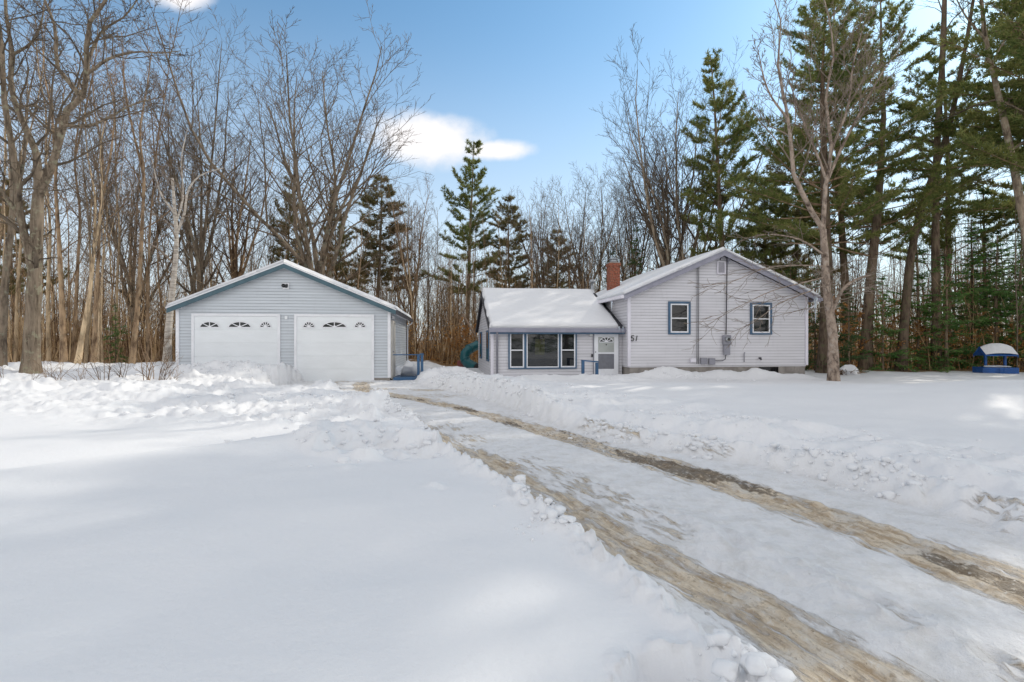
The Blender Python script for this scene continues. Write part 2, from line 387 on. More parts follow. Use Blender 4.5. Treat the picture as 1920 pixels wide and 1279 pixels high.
def brick_mat(name):
    m,nt,b=new_mat(name); n=N(nt)
    t=n.n('ShaderNodeTexCoord'); sx=n.n('ShaderNodeSeparateXYZ'); n.lk(t.outputs['Object'],sx.inputs[0])
    cb=n.n('ShaderNodeCombineXYZ'); n.lk(n.math('ADD',sx.outputs[0],sx.outputs[1]),cb.inputs[0]); n.lk(sx.outputs[2],cb.inputs[1])
    br=n.n('ShaderNodeTexBrick'); n.lk(cb.outputs[0],br.inputs[0]); br.inputs['Scale'].default_value=1
    br.inputs['Brick Width'].default_value=.21; br.inputs['Row Height'].default_value=.075; br.inputs['Mortar Size'].default_value=.008
    br.inputs['Color1'].default_value=(.36,.085,.04,1); br.inputs['Color2'].default_value=(.30,.075,.04,1); br.inputs['Mortar'].default_value=(.26,.17,.13,1)
    c=n.mix(n.ramp(n.noise(n.coord(),9,5,.7),.46,.6),br.outputs[0],(.16,.06,.035)); c=n.mix(n.ramp(n.noise(n.coord('Object',(1,1,2)),14,4,.7),.56,.66),c,(.50,.24,.13))
    n.lk(c,b.inputs['Base Color']); b.inputs['Roughness'].default_value=.85
    n.lk(n.bump(n.math('SUBTRACT',1,br.outputs[1]),.6,.01),b.inputs['Normal']); return m
def glass_mat(name,base=(.012,.013,.015),rough=.03,ior=1.55,alpha=1):
    m,nt,b=new_mat(name); n=N(nt)
    b.inputs['Base Color'].default_value=(*base,1); b.inputs['Roughness'].default_value=rough; b.inputs['IOR'].default_value=ior
    n.lk(n.bump(n.noise(n.coord(),1.7,2),.05,.02),b.inputs['Normal'])
    if alpha<1: b.inputs['Alpha'].default_value=alpha
    return m
def ice_mat(name):
    m,nt,b=new_mat(name); b.inputs['Base Color'].default_value=(.75,.82,.88,1); b.inputs['Roughness'].default_value=.12
    b.inputs['Transmission Weight'].default_value=.6; b.inputs['IOR'].default_value=1.31; return m

M={}
M['ground']=ground_mat(); M['snow']=snow_mat('snow')
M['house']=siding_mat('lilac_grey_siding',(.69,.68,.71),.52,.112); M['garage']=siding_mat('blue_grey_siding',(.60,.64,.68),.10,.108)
M['white']=paint('white_trim',(.82,.83,.86),.45,.05,2,.1,dirt_amt=.12); M['gtrim']=paint('lilac_trim',(.74,.72,.78),.5,.05,2,.1,dirt_amt=.1)
M['door']=paint('pale_garage_door',(.80,.83,.85),.4,.03,1.2,.08,dirt_amt=.05,stretch=(1,1,3))
M['teal']=paint('slate_teal_fascia',(.055,.115,.145),.5,.12,3,.15,dirt_amt=.15); M['blue']=paint('window_blue_trim',(.05,.115,.20),.45,.12,4,.12,dirt_amt=.12)
M['rail']=paint('railing_blue',(.03,.10,.21),.45,.15,5,.15,dirt_amt=.2)
M['royal']=paint('royal_blue_paint',(.012,.085,.30),.45,.2,4,.15,dirt=(.1,.16,.3),dirt_amt=.2)
M['grey']=paint('grey_metal_paint',(.26,.26,.30),.4,.1,6,.1,dirt_amt=.2); M['dark']=paint('dark_metal',(.05,.05,.06),.5,.1,5,.1,dirt_amt=.1)
M['fascia']=paint('grey_fascia',(.27,.27,.33),.45,.1,3,.1,dirt_amt=.15); M['shingle']=paint('dark_shingle',(.045,.045,.055),.9,.3,12,.6,dirt_amt=.3)
M['concrete']=paint('concrete_block',(.30,.275,.25),.9,.18,3,.6,dirt=(.15,.13,.11),dirt_amt=.4); M['brick']=brick_mat('red_brick')
M['steel']=paint('galvanised_steel',(.42,.44,.46),.35,.15,6,.1,metal=.7); M['black']=paint('black_paint',(.012,.012,.014),.4,.1,5,.05,dirt_amt=.05)
M['cream']=paint('cream_door_trim',(.60,.57,.52),.5,.1,3,.15,dirt_amt=.2); M['glass']=glass_mat('window_glass'); M['lens']=glass_mat('dark_lens',(.01,.01,.012),.1)
M['clearglass']=glass_mat('pane_glass',(.02,.022,.026),.03,1.9,.5)
M['screen']=paint('door_screen',(.17,.175,.20),.5,.1,8,.1); M['sheer']=paint('pale_door_curtain',(.42,.44,.42),.7,.1,3,.3)
M['pane_patch']=paint('olive_pane_patch',(.42,.42,.14),.8,.45,9,.4,dirt_amt=.4,stretch=(1,1,.3)); M['ice']=ice_mat('ice')
M['slide']=paint('teal_plastic',(.006,.10,.115),.3,.12,3,.03,dirt_amt=.1); M['redp']=paint('faded_red_plastic',(.25,.06,.05),.5,.15,3,.1)
M['wood']=paint('weathered_wood',(.22,.15,.10),.85,.3,5,.5,stretch=(1,1,6)); M['lampw']=paint('white_lamp_glass',(.75,.75,.72),.3,.05,3,0)
M['bark_oak']=bark_mat('oak_bark',(.085,.062,.042),(.33,.26,.19),(11,11,1.1),.5,(.44,.44,.30))
M['bark_grey']=bark_mat('grey_bark',(.085,.062,.045),(.33,.26,.19),(7,7,1.6),.35)
M['bark_brown']=bark_mat('brown_bark',(.10,.06,.036),(.47,.33,.205),(7,7,1.6),.15)
M['bark_tan']=bark_mat('sunlit_tan_bark',(.20,.14,.085),(.66,.50,.32),(6,6,1.2),.1)
M['bark_pine']=bark_mat('pine_bark',(.09,.06,.045),(.27,.20,.14),(9,9,2.0),.45,(.20,.24,.10))
M['bark_birch']=bark_mat('birch_bark',(.30,.24,.19),(.72,.66,.58),(2.5,2.5,14),.25,(.16,.12,.09),.4)
M['bark_apple']=bark_mat('pinkish_flaky_bark',(.065,.042,.032),(.43,.34,.27),(6,6,3.5),.5,(.5,.44,.38))
M['twig_grey']=bark_mat('grey_twigs',(.09,.07,.052),(.23,.18,.13),(2,2,2),0,bump=.2)
M['twig_brown']=bark_mat('brown_twigs',(.11,.07,.045),(.32,.22,.14),(2,2,2),0,bump=.2)
M['twig_pale']=bark_mat('pale_twigs',(.22,.17,.13),(.43,.35,.28),(2,2,2),0,bump=.2)
def thicket_mat(name,c1,c2,c3):
    m,nt,b=new_mat(name); n=N(nt); v=n.coord('Object',(1,1,.06)); f=n.noise(v,2.6,4,.7); g=n.noise(n.coord('Object',(7,7,1.5)),1,5,.7)
    c=n.mix(n.ramp(f,.42,.58),c1,c2); c=n.mix(n.ramp(n.noise(v,5.3,3,.6),.56,.68),c,c3); c=n.mix(n.math('MULTIPLY',n.ramp(g,.45,.7),.5),c,tuple(x*.4 for x in c1))
    n.lk(c,b.inputs['Base Color']); b.inputs['Roughness'].default_value=.9; b.inputs['Specular IOR Level'].default_value=.1; return m
M['thicket']=thicket_mat('thicket_stems',(.12,.07,.04),(.54,.37,.205),(.74,.56,.34)); M['farwood']=thicket_mat('distant_bark',(.11,.072,.047),(.36,.255,.16),(.54,.40,.26))
M['needle']=needle_mat('pine_needles',(.13,.18,.05),(.26,.28,.09),(.42,.37,.14))
M['needle_b']=needle_mat('brownish_needles',(.16,.15,.06),(.26,.23,.10),(.36,.29,.15))
M['fir']=needle_mat('hemlock_needles',(.09,.23,.06),(.20,.37,.10),(.34,.44,.16))
M['fir_d']=needle_mat('dark_spruce_needles',(.045,.11,.04),(.09,.18,.06),(.16,.24,.08))
M['leaf']=needle_mat('dry_beech_leaves',(.42,.19,.05),(.66,.36,.12),(.72,.50,.26),.5)

# ------------------------------------------------------------------ terrain mesh
def build_ground():
    ap=np.array([0.,-3.])
    rr=[.6]
    while rr[-1]<45: rr.append(rr[-1]*1.0052+.002)
    while rr[-1]<2200: rr.append(rr[-1]*1.03)
    rr=np.array(rr)
    a1=np.linspace(-62,62,1050); a2=np.linspace(62,298,90)[1:-1]
    an=np.radians(np.concatenate([a1,a2])); nc=len(an); nr=len(rr)
    R,A=np.meshgrid(rr,an,indexing='ij')
    X=ap[0]+R*np.sin(A); Y=ap[1]+R*np.cos(A)
    z,dirt,wet,leaf,lat,al,lane=terrain(X,Y,True)
    V=np.stack([X,Y,z],-1).reshape(-1,3)
    i=np.arange(nr-1)[:,None]; j=np.arange(nc)[None,:]; j2=(j+1)%nc
    Q=np.stack([i*nc+j,i*nc+j2,(i+1)*nc+j2,(i+1)*nc+j],-1).reshape(-1,4)[:,::-1]
    c0=len(V); V=np.concatenate([V,[[0,-3,gz(0,-3)]]])
    jj=np.arange(nc); T=np.stack([np.full(nc,c0),(jj+1)%nc,jj],-1)[:,::-1]
    # both windings must face up
    me=mesh_np('snow_ground',V,Q,T,True)
    if me.polygons[nr*20].normal.z<0: me.flip_normals()
    for nm,arr in(('dirt',dirt),('wet',wet),('leaf',leaf),('lat',lat),('along',al),('lane',lane)):
        at_=me.attributes.new(nm,'FLOAT','POINT'); at_.data.foreach_set('value',np.append(arr.ravel(),0).astype(np.float32))
    o=link('ground',me,M['ground']); tag(o,'snow covered yard with a ploughed muddy lane',None,None,'structure')
build_ground()

# loose snow crumbs along the ploughed edges
def lump_template(seed,sub=2):
    import bmesh
    bm=bmesh.new(); bmesh.ops.create_icosphere(bm,subdivisions=sub,radius=1)
    rng=np.random.default_rng(seed); V=np.array([v.co[:] for v in bm.verts]); T=np.array([[v.index for v in f.verts] for f in bm.faces]); bm.free()
    for k in range(11):
        d=rng.normal(size=3); d/=np.linalg.norm(d); c=rng.uniform(.35,.8)
        s=V@d; V=V-np.outer(np.maximum(s-c,0)*.85,d)
    V+=rng.normal(size=V.shape)*.03
    return V,T
def crumbs():
    rng=np.random.default_rng(4); tm=[lump_template(k,2) for k in range(6)]
    Vs=[];Ts=[];n=0; spots=[]
    def along(P,cnt,off,spread,smin,smax,y0,y1):
        P=P[(P[:,1]>y0)&(P[:,1]<y1)]
        for _ in range(cnt):
            i=rng.integers(len(P)-1); t=rng.random(); p=P[i]*(1-t)+P[i+1]*t; e=P[i+1]-P[i]; nn=np.array([e[1],-e[0]])/np.linalg.norm(e)
            clump=vn(np.array([p[0]*1.3]),np.array([p[1]*1.3]),9)[0]
            if clump<.35: continue
            q=p+nn*(off+rng.normal()*spread); spots.append((q[0],q[1],smin+(smax-smin)*rng.random()**3))
    along(ELs,1500,-.08,.10,.012,.085,1,13); along(ERs,1400,.28,.16,.012,.09,2.5,16.5); along(ERs,500,1.3,.7,.015,.07,3,14)
    along(ELs,240,-.9,.7,.012,.06,5,12); along(ELs,160,-.3,.15,.01,.03,.5,4)
    for cx,cy,sx,sy,cnt in ((-9,16.5,1.9,.5,150),(-2.3,18,1.3,.8,120),(5.7,18.4,2,.4,80),(-4,9.5,2,1.5,130),(-1.5,6,1,.6,80)):
        for _ in range(cnt): spots.append((cx+rng.normal()*sx*.6,cy+rng.normal()*sy*.6,.02+.07*rng.random()**3))
    xs=np.array([s[0] for s in spots]); ys=np.array([s[1] for s in spots]); zs=terrain(xs,ys)
    for (x,y,s),z in zip(spots,zs):
        V,T=tm[rng.integers(6)]
        a=rng.random()*6.28; c,si=math.cos(a),math.sin(a); R=np.array([[c,-si,0],[si,c,0],[0,0,1]])
        W=(V*np.array([1,rng.uniform(.7,1),rng.uniform(.5,.8)])*s)@R.T+np.array([x,y,z+s*.12])
        Vs.append(W);Ts.append(T+n);n+=len(W)
    o=link('snow_crumbs',mesh_np('snow_crumbs',np.concatenate(Vs),None,np.concatenate(Ts),True),M['snow'])
    tag(o,'loose crumbs and chunks of snow along the ploughed lane and banks','snow chunks',None,'stuff')
crumbs()

# ------------------------------------------------------------------ buildings
class Plane:
    """helper: photograph pixel on a facade -> local (u,z)"""
    def __init__(s,O,th): s.O=np.array(O,float); s.th=th; s.u=np.array([math.cos(th),math.sin(th)]); s.v=np.array([-math.sin(th),math.cos(th)])
    def uz(s,px,py,v=0):
        dx=(px-960)/F; dz=(640-py)/F
        # solve Y: (dx*Y, Y) - O = u*a + v*b with b = v
        n=s.v; Y=(v+s.O@n)/(dx*n[0]+n[1]); a=np.array([dx*Y,Y])-s.O
        return float(a@s.u), CAMZ+dz*Y
    def loc(s,x,y):
        a=np.array([x,y])-s.O; return float(a@s.u),float(a@s.v)
def siding(name,parent,mat,org,du,out,z0,z1,bounds,e=.108):
    """lapped boards; bounds(z)->(a,b) along du"""
    mb=MB(); org=np.array(org,float); du=np.array(du,float); out=np.array(out,float)
    def P(a,z,o): p=org+du*a+out*o; return (p[0],p[1],z)
    z=z0; rnd=random.Random(3)
    while z<z1-.01:
        zt=min(z+e,z1); a0,b0=bounds(z); a1,b1=bounds(zt)
        if b0-a0>.02:
            a1=min(a1,(a1+b1)/2); b1=max(b1,a1)
            lip=.024+rnd.uniform(-.002,.002)
            mb.quad(P(a0,z,lip),P(b0,z,lip),P(b1,zt,.004),P(a1,zt,.004))
            mb.quad(P(a0,z,.0),P(b0,z,.0),P(b0,z,lip),P(a0,z,lip))
        z=zt
    return mb.build(name,mat,parent)
def roof_snow(name,parent,p0,du,ds,L,T,th,nrm=None,edge=.09,seed=0,bulge=0):
    """snow slab on a roof plane: origin p0, eave direction du (len L), up-slope direction ds (len T)"""
    p0=np.array(p0,float);du=np.array(du,float);ds=np.array(ds,float)
    up=np.array([0,0,1.])
    nu=max(20,int(L/.07)); nt=max(14,int(T/.07))
    a=np.linspace(0,1,nu); b=np.linspace(0,1,nt)
    a=.5-.5*np.cos(PI*a)*(.15)-(a*-1+.5)*.85; b=b
    A,B=np.meshgrid(a*L,b*T,indexing='ij')
    d=np.minimum(np.minimum(A,L-A),np.minimum(B,T*2-B))
    tk=th*np.clip(d/edge,0,1)**.45*(1+.12*fbm(A*.8+seed*9,B*.8,seed+7,2)+.05*fbm(A*5+seed*3,B*5,seed+3,2))
    o=.03*fbm(A*2.3,B*2.3+3,seed+17,2)*(d<.1)
    V=p0+du*(A+o)[...,None]+ds*B[...,None]+up*(tk+.004)[...,None]
    i=np.arange(nu-1)[:,None]; j=np.arange(nt-1)[None,:]
    Q=np.stack([i*nt+j,(i+1)*nt+j,(i+1)*nt+j+1,i*nt+j+1],-1).reshape(-1,4)
    V=V.reshape(-1,3)
    # skirt
    ring=[k*nt for k in range(nu)]+[(nu-1)*nt+k for k in range(1,nt)]+[k*nt+nt-1 for k in range(nu-2,-1,-1)]+[k for k in range(nt-2,0,-1)]
    Bt=(p0+du*A[...,None]+ds*B[...,None]-up*.01*np.ones_like(A)[...,None]).reshape(-1,3)[ring]
    n0=len(V); V=np.concatenate([V,Bt]); m=len(ring)
    S=np.array([[ring[k],ring[(k+1)%m],n0+(k+1)%m,n0+k] for k in range(m)])
    me=mesh_np(name,V,np.concatenate([Q,S]),None,True)
    return link(name,me,M['snow'],parent)

# ===== GARAGE
TG=math.radians(7.0); OG=(-11.74,17.94); PG=Plane(OG,TG); GW,GD=7.3,7.3
GZ0,GZE,GZP=.10,2.60,4.13; gs=(GZP-GZE)/(GW/2)
gar=empty('garage',(OG[0],OG[1],0),TG,'pale blue-grey two-door garage with teal fascia and snow on its gable roof','garage')
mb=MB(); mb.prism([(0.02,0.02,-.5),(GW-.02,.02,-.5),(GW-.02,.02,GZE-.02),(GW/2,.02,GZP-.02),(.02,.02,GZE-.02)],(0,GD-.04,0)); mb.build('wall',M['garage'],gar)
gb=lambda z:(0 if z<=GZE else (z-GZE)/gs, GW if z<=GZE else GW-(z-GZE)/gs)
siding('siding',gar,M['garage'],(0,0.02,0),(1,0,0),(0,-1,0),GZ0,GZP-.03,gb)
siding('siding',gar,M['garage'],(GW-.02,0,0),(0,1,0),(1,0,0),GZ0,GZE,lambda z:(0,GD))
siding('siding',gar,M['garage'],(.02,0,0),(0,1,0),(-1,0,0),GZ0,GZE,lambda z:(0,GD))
mb=MB(); mb.box(-.03,GW+.0,-.0,.02,-.5,GZ0-.003); mb.box(GW-.03,GW+.0,.02,GD,-.5,GZ0-.003); mb.build('foundation',M['concrete'],gar)
for u in (-.03,GW-.075): MB().box(u,u+.105,-.03,.06,GZ0,GZE+.02).build('corner_board',M['white'],gar)
# roof slab with overhang
def gable_roof(parent,W,D,ze,zp,ohl,ohr,ohf,ohb,slab,mat,th,seed,fas_mat,fas_h,edge_mat):
    s=(zp-ze)/(W/2); mid=W/2
    nl=math.hypot(1,s)
    L0=(-ohl,-ohf); 
    zl=ze-ohl*s; zr=ze-ohr*s
    mb=MB()
    mb.prism([(-ohl,-ohf,zl+.05),(mid,-ohf,zp+.05),(W+ohr,-ohf,zr+.05),(W+ohr,-ohf,zr+.05+slab),(mid,-ohf,zp+.05+slab),(-ohl,-ohf,zl+.05+slab)],(0,D+ohf+ohb,0))
    r=mb.build('roof',mat,parent)
    # rake fascia boards (front)
    mb=MB(); y=-ohf-.03
    for (ua,za,ub,zb) in ((-ohl,zl,mid,zp),(mid,zp,W+ohr,zr)):
        mb.prism([(ua,y,za+.05-fas_h*.72),(ub,y,zb+.05-fas_h*.72),(ub,y,zb+.06),(ua,y,za+.06)],(0,.025,0))
    mb.build('rake_board',fas_mat,r)
    mb=MB()
    for (ua,za,ub,zb) in ((-ohl-.02,zl,mid,zp),(mid,zp,W+ohr+.02,zr)):
        mb.prism([(ua,y-.012,za+.063),(ub,y-.012,zb+.063),(ub,y-.012,zb+.11),(ua,y-.012,za+.11)],(0,.03,0))
    mb.build('drip_edge',edge_mat,r)
    # soffit
    mb=MB()
    for (ua,za,ub,zb) in ((-ohl,zl,mid,zp),(mid,zp,W+ohr,zr)):
        mb.quad((ua,-ohf,za+.046),(ub,-ohf,zb+.046),(ub,.0,zb+.046),(ua,.0,za+.046))
    mb.build('soffit',M['gtrim'],r)
    T=math.hypot(mid+ohl,(mid+ohl)*s); T2=math.hypot(mid+ohr,(mid+ohr)*s)
    roof_snow('snow_cap',r,(-ohl-.03,-ohf-.05,zl+.05+slab-.01),(0,1,0),(1/nl,0,s/nl),D+ohf+ohb+.08,T+.03,th,seed=seed)
    roof_snow('snow_cap',r,(W+ohr+.03,-ohf-.05,zr+.05+slab-.01),(0,1,0),(-1/nl,0,s/nl),D+ohf+ohb+.08,T2+.03,th,seed=seed+5)
    return r,zl,zr
rf,zl,zr=gable_roof(gar,GW,GD,GZE,GZP,.22,.24,.22,.2,.06,M['shingle'],.13,1,M['teal'],.20,M['white'])
mb=MB(); mb.box(GW+.23,GW+.34,-.24,GD+.2,zr-.06,zr+.06)
mb.build('gutter',M['dark'],gar)
MB().quad((GW,0,zr+.0),(GW+.24,0,zr+.0),(GW+.24,GD,zr+.0),(GW,GD,zr+.0)).build('soffit',M['white'],gar)
MB().tube([(GW+.28,GD+.1,zr-.05),(GW+.26,GD+.08,zr-.16),(GW+.06,GD+.03,zr-.30),(GW+.06,GD+.03,0)],.035,8).build('downspout',M['white'],gar,True)
MB().tube([(GW+.05,GD-.35,zr-.0),(GW+.05,GD-.35,0)],.018,6).build('cable',M['dark'],gar,True)
# garage doors
def fan_window(parent,cx,z0,w,h,n,v):
    """dark fan-light with spokes: half ellipse"""
    mb=MB(); pts=[(cx-w/2,v,z0)]+[(cx-w/2*math.cos(PI*k/20),v,z0+h*math.sin(PI*k/20)) for k in range(21)]
    mb.prism(pts[1:],(0,.01,0)); f=mb.build('door_window',M['glass'],parent)
    mb=MB()
    for k in range(1,n):
        a=PI*k/n; mb.beam((cx,v-.004,z0+.01),(cx-w/2*math.cos(a)*1.0,v-.004,z0+h*math.sin(a)*1.0),.026,.008,(0,1,0))
    for k in range(20):
        p=[(cx-w/2*math.cos(PI*q/20),v-.006,z0+h*math.sin(PI*q/20)) for q in (k,k+1)]; mb.beam(p[0],p[1],.03,.012,(0,1,0))
    mb.beam((cx-w/2-.015,v-.006,z0),(cx+w/2+.015,v-.006,z0),.03,.012,(0,1,0))
    mb.tube([(cx-.0,v-.01,z0+.03),(cx,v-.001,z0+.03)],.045,10)
    mb.build('grille',M['white'],f); return f
def garage_door(pxl,pxr,pyt,wins,lab):
    ul,zt=PG.uz(pxl,pyt); ur,_=PG.uz(pxr,pyt); zt=2.33; zb=-.04
    mb=MB(); nsec=5; hs=(zt-zb)/nsec
    for k in range(nsec):
        mb.box(ul,ur,-.035,.01,zb+k*hs+.007,zb+(k+1)*hs-.007)
    mb.box(ul+.01,ur-.01,-.025,.01,zb,zt)
    d=mb.build('garage_door',M['door'],gar,bevel=.004); tag(d,lab)
    mb=MB()
    mb.box(ul-.09,ul,-.055,.0,zb,zt+.09); mb.box(ur,ur+.09,-.055,.0,zb,zt+.09); mb.box(ul,ur,-.055,.0,zt,zt+.09)
    mb.build('door_frame',M['white'],d,bevel=.004)
    MB().box(ul,ur,-.05,-.01,zb-.035,zb).build('door_seal',M['black'],d)
    for (a,b,n) in wins:
        ua,_=PG.uz(a,600); ub,_=PG.uz(b,600)
        fan_window(d,(ua+ub)/2,PG.uz((a+b)/2,614.5)[1],ub-ua,.20,n,-.045)
    return d
garage_door(365,521,595,[(376,412,4),(429.5,471.5,4),(488,509,6)],'wider garage door with fan-shaped windows, partly buried by a snow heap')
garage_door(557,697,595,[(569,590.5,6),(605,650,4),(665,685.5,6)],'garage door with fan-shaped windows, cleared down to its bottom edge')
# gable flood light
u,z=PG.uz(536.5,537)
mb=MB(); mb.box(u-.11,u+.11,-.045,-.02,z-.12,z+.11); l=mb.build('flood_light',M['white'],gar,bevel=.01)
mb=MB(); mb.tube([(u-.06,-.05,z+.05),(u-.04,-.16,z-.0)],[.03,.075],12); mb.tube([(u+.05,-.05,z+.05),(u+.03,-.15,z-.02)],[.03,.07],12); mb.build('lamp_head',M['lens'],l,True)
u,z=PG.uz(341,577); MB().box(u-.04,u+.04,-.09,-.03,z-.05,z+.03).build('camera_box',M['white'],gar,bevel=.008)
MB().tube([(u,-.10,z-.01),(u,-.085,z-.01)],.02,10).build('camera_lens',M['black'],gar)
u,z=PG.uz(537,596); MB().box(u-.05,u+.05,-.04,-.02,z-.07,z+.06).build('keypad_box',M['door'],gar,bevel=.01)
# side door (right wall)
mb=MB(); mb.box(GW+.02,GW+.06,.25,1.2,.05,2.13); sd=mb.build('side_door',M['cream'],gar,bevel=.004)
mb=MB(); mb.box(GW+.02,GW+.075,.16,.25,.05,2.22); mb.box(GW+.02,GW+.075,1.2,1.29,.05,2.22); mb.box(GW+.02,GW+.075,.25,1.2,2.13,2.22); mb.build('door_frame',M['cream'],sd)
MB().tube([(GW+.06,.34,1.05),(GW+.12,.34,1.05)],.03,10).build('door_handle',M['steel'],sd)
MB().box(GW+.02,GW+.08,.55,1.0,2.30,2.40).build('vent_louver',M['white'],gar,bevel=.005)
# timber blocks between doors
u,z=PG.uz(531,700); MB().box(u-.32,u+.28,-.20,-.06,.12,.30).build('timber_block',M['wood'],gar,bevel=.01)
# deck with railing by side door
dk=empty('door_landing',(OG[0],OG[1],0),TG,'small blue timber landing with posts and a handrail beside the garage','landing')
MB().box(GW+.12,GW+1.35,.05,1.9,-.08,.10).build('deck',M['rail'],dk,bevel=.01)
mb=MB(); mb.box(GW+.98,GW+1.08,.10,.20,-.2,.92); mb.build('post',M['rail'],dk,bevel=.006)
mb=MB(); mb.box(GW+1.11,GW+1.21,.12,.22,-.2,.95); mb.build('post',M['rail'],dk,bevel=.006)
mb=MB(); mb.box(GW+1.06,GW+1.13,1.7,1.8,-.2,.92); mb.build('post',M['rail'],dk,bevel=.006)
mb=MB(); mb.beam((GW+.1,.16,.94),(GW+1.24,.16,.94),.10,.035); mb.beam((GW+1.1,.16,.95),(GW+1.1,1.8,.95),.09,.035); mb.build('handrail',M['rail'],dk,bevel=.004)
V,T=lump_template(31,3); W=V*np.array([.52,.55,.42])+np.array([GW+.62,1.0,.38])
W+=.03*np.stack([fbm(W[:,0]*5,W[:,1]*5+W[:,2]*3,3,2)]*3,1)
o=link('snow_pile',mesh_np('snow_pile',W,None,T,True),M['snow'],None); o.location=(OG[0],OG[1],0); o.rotation_euler=(0,0,TG)
tag(o,'rounded pile of snow sitting on the blue landing by the garage side door','snow pile')

# ===== HOUSE (gabled block)
TH=math.radians(8.0); OH=(4.35,19.09); PH=Plane(OH,TH); HW,HD=7.3,8.5
HZ0,HZE,HZP=.52,3.18,4.76; hs_=(HZP-HZE)/(HW/2)
hou=empty('house',(OH[0],OH[1],0),TH,'lilac-grey clapboard house with gabled block, lower wing and snowy roofs','house')
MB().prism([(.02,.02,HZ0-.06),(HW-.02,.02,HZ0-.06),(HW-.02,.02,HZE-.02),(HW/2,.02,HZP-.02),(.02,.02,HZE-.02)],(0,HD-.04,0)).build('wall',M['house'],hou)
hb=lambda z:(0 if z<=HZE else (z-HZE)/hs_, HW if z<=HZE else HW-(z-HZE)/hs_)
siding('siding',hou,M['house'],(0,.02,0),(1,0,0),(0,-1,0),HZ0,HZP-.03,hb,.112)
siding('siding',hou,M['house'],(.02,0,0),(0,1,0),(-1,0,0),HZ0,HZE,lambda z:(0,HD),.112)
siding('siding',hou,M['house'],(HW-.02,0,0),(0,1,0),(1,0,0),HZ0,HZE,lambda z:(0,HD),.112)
mb=MB()
for k in range(20):
    for r in range(3):
        uo=(k*.40+(r%2)*.2); 
        if uo<HW-.05: mb.box(max(.05,uo+.004),min(HW-.05,uo+.394),.04,.1,HZ0-.06-.2*(r+1)+.005,HZ0-.06-.2*r-.003)
mb.box(.06,HW-.06,.05,HD-.05,-.6,HZ0-.065); mb.build('foundation',M['concrete'],hou)
MB().box(-.035,.07,-.03,.06,HZ0-.01,HZE).build('corner_board',M['gtrim'],hou); MB().box(HW-.07,HW+.035,-.03,.06,HZ0-.01,HZE).build('corner_board',M['gtrim'],hou)
OL=.30
hr,zl,zr=gable_roof(hou,HW,HD,HZE,HZP,OL,.33,.30,.3,.07,M['shingle'],.13,9,M['fascia'],.20,M['fascia'])
# boxed soffit over the left overhang and gutters
MB().prism([(-OL+.01,-.29,zl-.02),(-.03,-.29,zl-.02),(-.03,-.29,HZE+.02)],(0,.03,0)).build('soffit',M['gtrim'],hou)
MB().quad((-OL,-.27,zl+.02),(-.02,-.27,zl+.02),(-.02,HD,zl+.02),(-OL,HD,zl+.02)).build('soffit',M['gtrim'],hou)
MB().box(-OL-.11,-OL,-.34,HD+.2,zl-.03,zl+.09).build('gutter',M['gtrim'],hou,bevel=.01)
MB().box(HW+.33,HW+.43,-.34,HD+.2,zr-.03,zr+.09).build('gutter',M['fascia'],hou,bevel=.01)
MB().tube([(HW+.37,-.1,zr-.02),(HW+.36,-.08,zr-.14),(HW+.08,-.0,zr-.34),(HW+.06,.02,zr-.36)],.035,8).build('downspout',M['white'],hou,True)
# windows
def sash_window(parent,pl,v,x0,x1,y0,y1,trim=.10,trim_mat='blue',mid=True,glass='glass',lab=None,sash=.05):
    xm=(x0+x1)/2
    ua,_=pl.uz(x0,640,v); ub,_=pl.uz(x1,640,v); zt=pl.uz(xm,y0,v)[1]; zb=pl.uz(xm,y1,v)[1]
    mb=MB(); t=trim
    if t:
        mb.box(ua,ua+t,v-.05,v,zb,zt); mb.box(ub-t,ub,v-.05,v,zb,zt); mb.box(ua+t,ub-t,v-.05,v,zt-t,zt); mb.box(ua+t,ub-t,v-.06,v,zb,zb+t*.7)
    w=mb.build('window',M[trim_mat],parent,bevel=.003) if t else empty('window')
    a,b,c,d=ua+t,ub-t,zb+t*.7,zt-t
    window_sash(w,v,a,b,c,d,mid,glass,sash); return w,(a,b,c,d)
def window_sash(w,v,a,b,c,d,mid,glass,s=.05):
    mb=MB(); mb.box(a,a+s,v-.04,v-.0,c,d); mb.box(b-s,b,v-.04,v,c,d); mb.box(a+s,b-s,v-.04,v,c,c+s*1.1); mb.box(a+s,b-s,v-.04,v,d-s,d)
    if mid: m=(c+d)/2; mb.box(a+s,b-s,v-.045,v,m-.022,m+.022)
    mb.build('sash',M['white'],w,bevel=.003)
    MB().box(a+s*.8,b-s*.8,v-.032,v-.028,c+s*.8,d-s*.8).build('pane',M[glass],w)
w,_=sash_window(hou,PH,0,1252.5,1294,566,627.5,.085); w['label']='blue-trimmed sash window left of the conduit'
w,_=sash_window(hou,PH,0,1406,1446.5,568,628,.085); w['label']='blue-trimmed sash window near the right corner'
# gable louvre
u,z=PH.uz(1351.5,503); mb=MB(); mb.box(u-.17,u-.13,-.06,-.01,z-.24,z+.24); mb.box(u+.13,u+.17,-.06,-.01,z-.24,z+.24); mb.box(u-.13,u+.13,-.06,-.01,z+.2,z+.24); mb.box(u-.13,u+.13,-.06,-.01,z-.24,z-.2)
lv=mb.build('vent_louver',M['gtrim'],hou)
mb=MB()
for k in range(9): mb.beam((u-.13,-.035,z-.18+k*.043),(u+.13,-.035,z-.18+k*.043),.035,.006,(0,.6,.8))
mb.build('slat',M['gtrim'],lv)
MB().box(u-.13,u+.13,-.024,-.021,z-.2,z+.2).build('screen',M['dark'],lv)
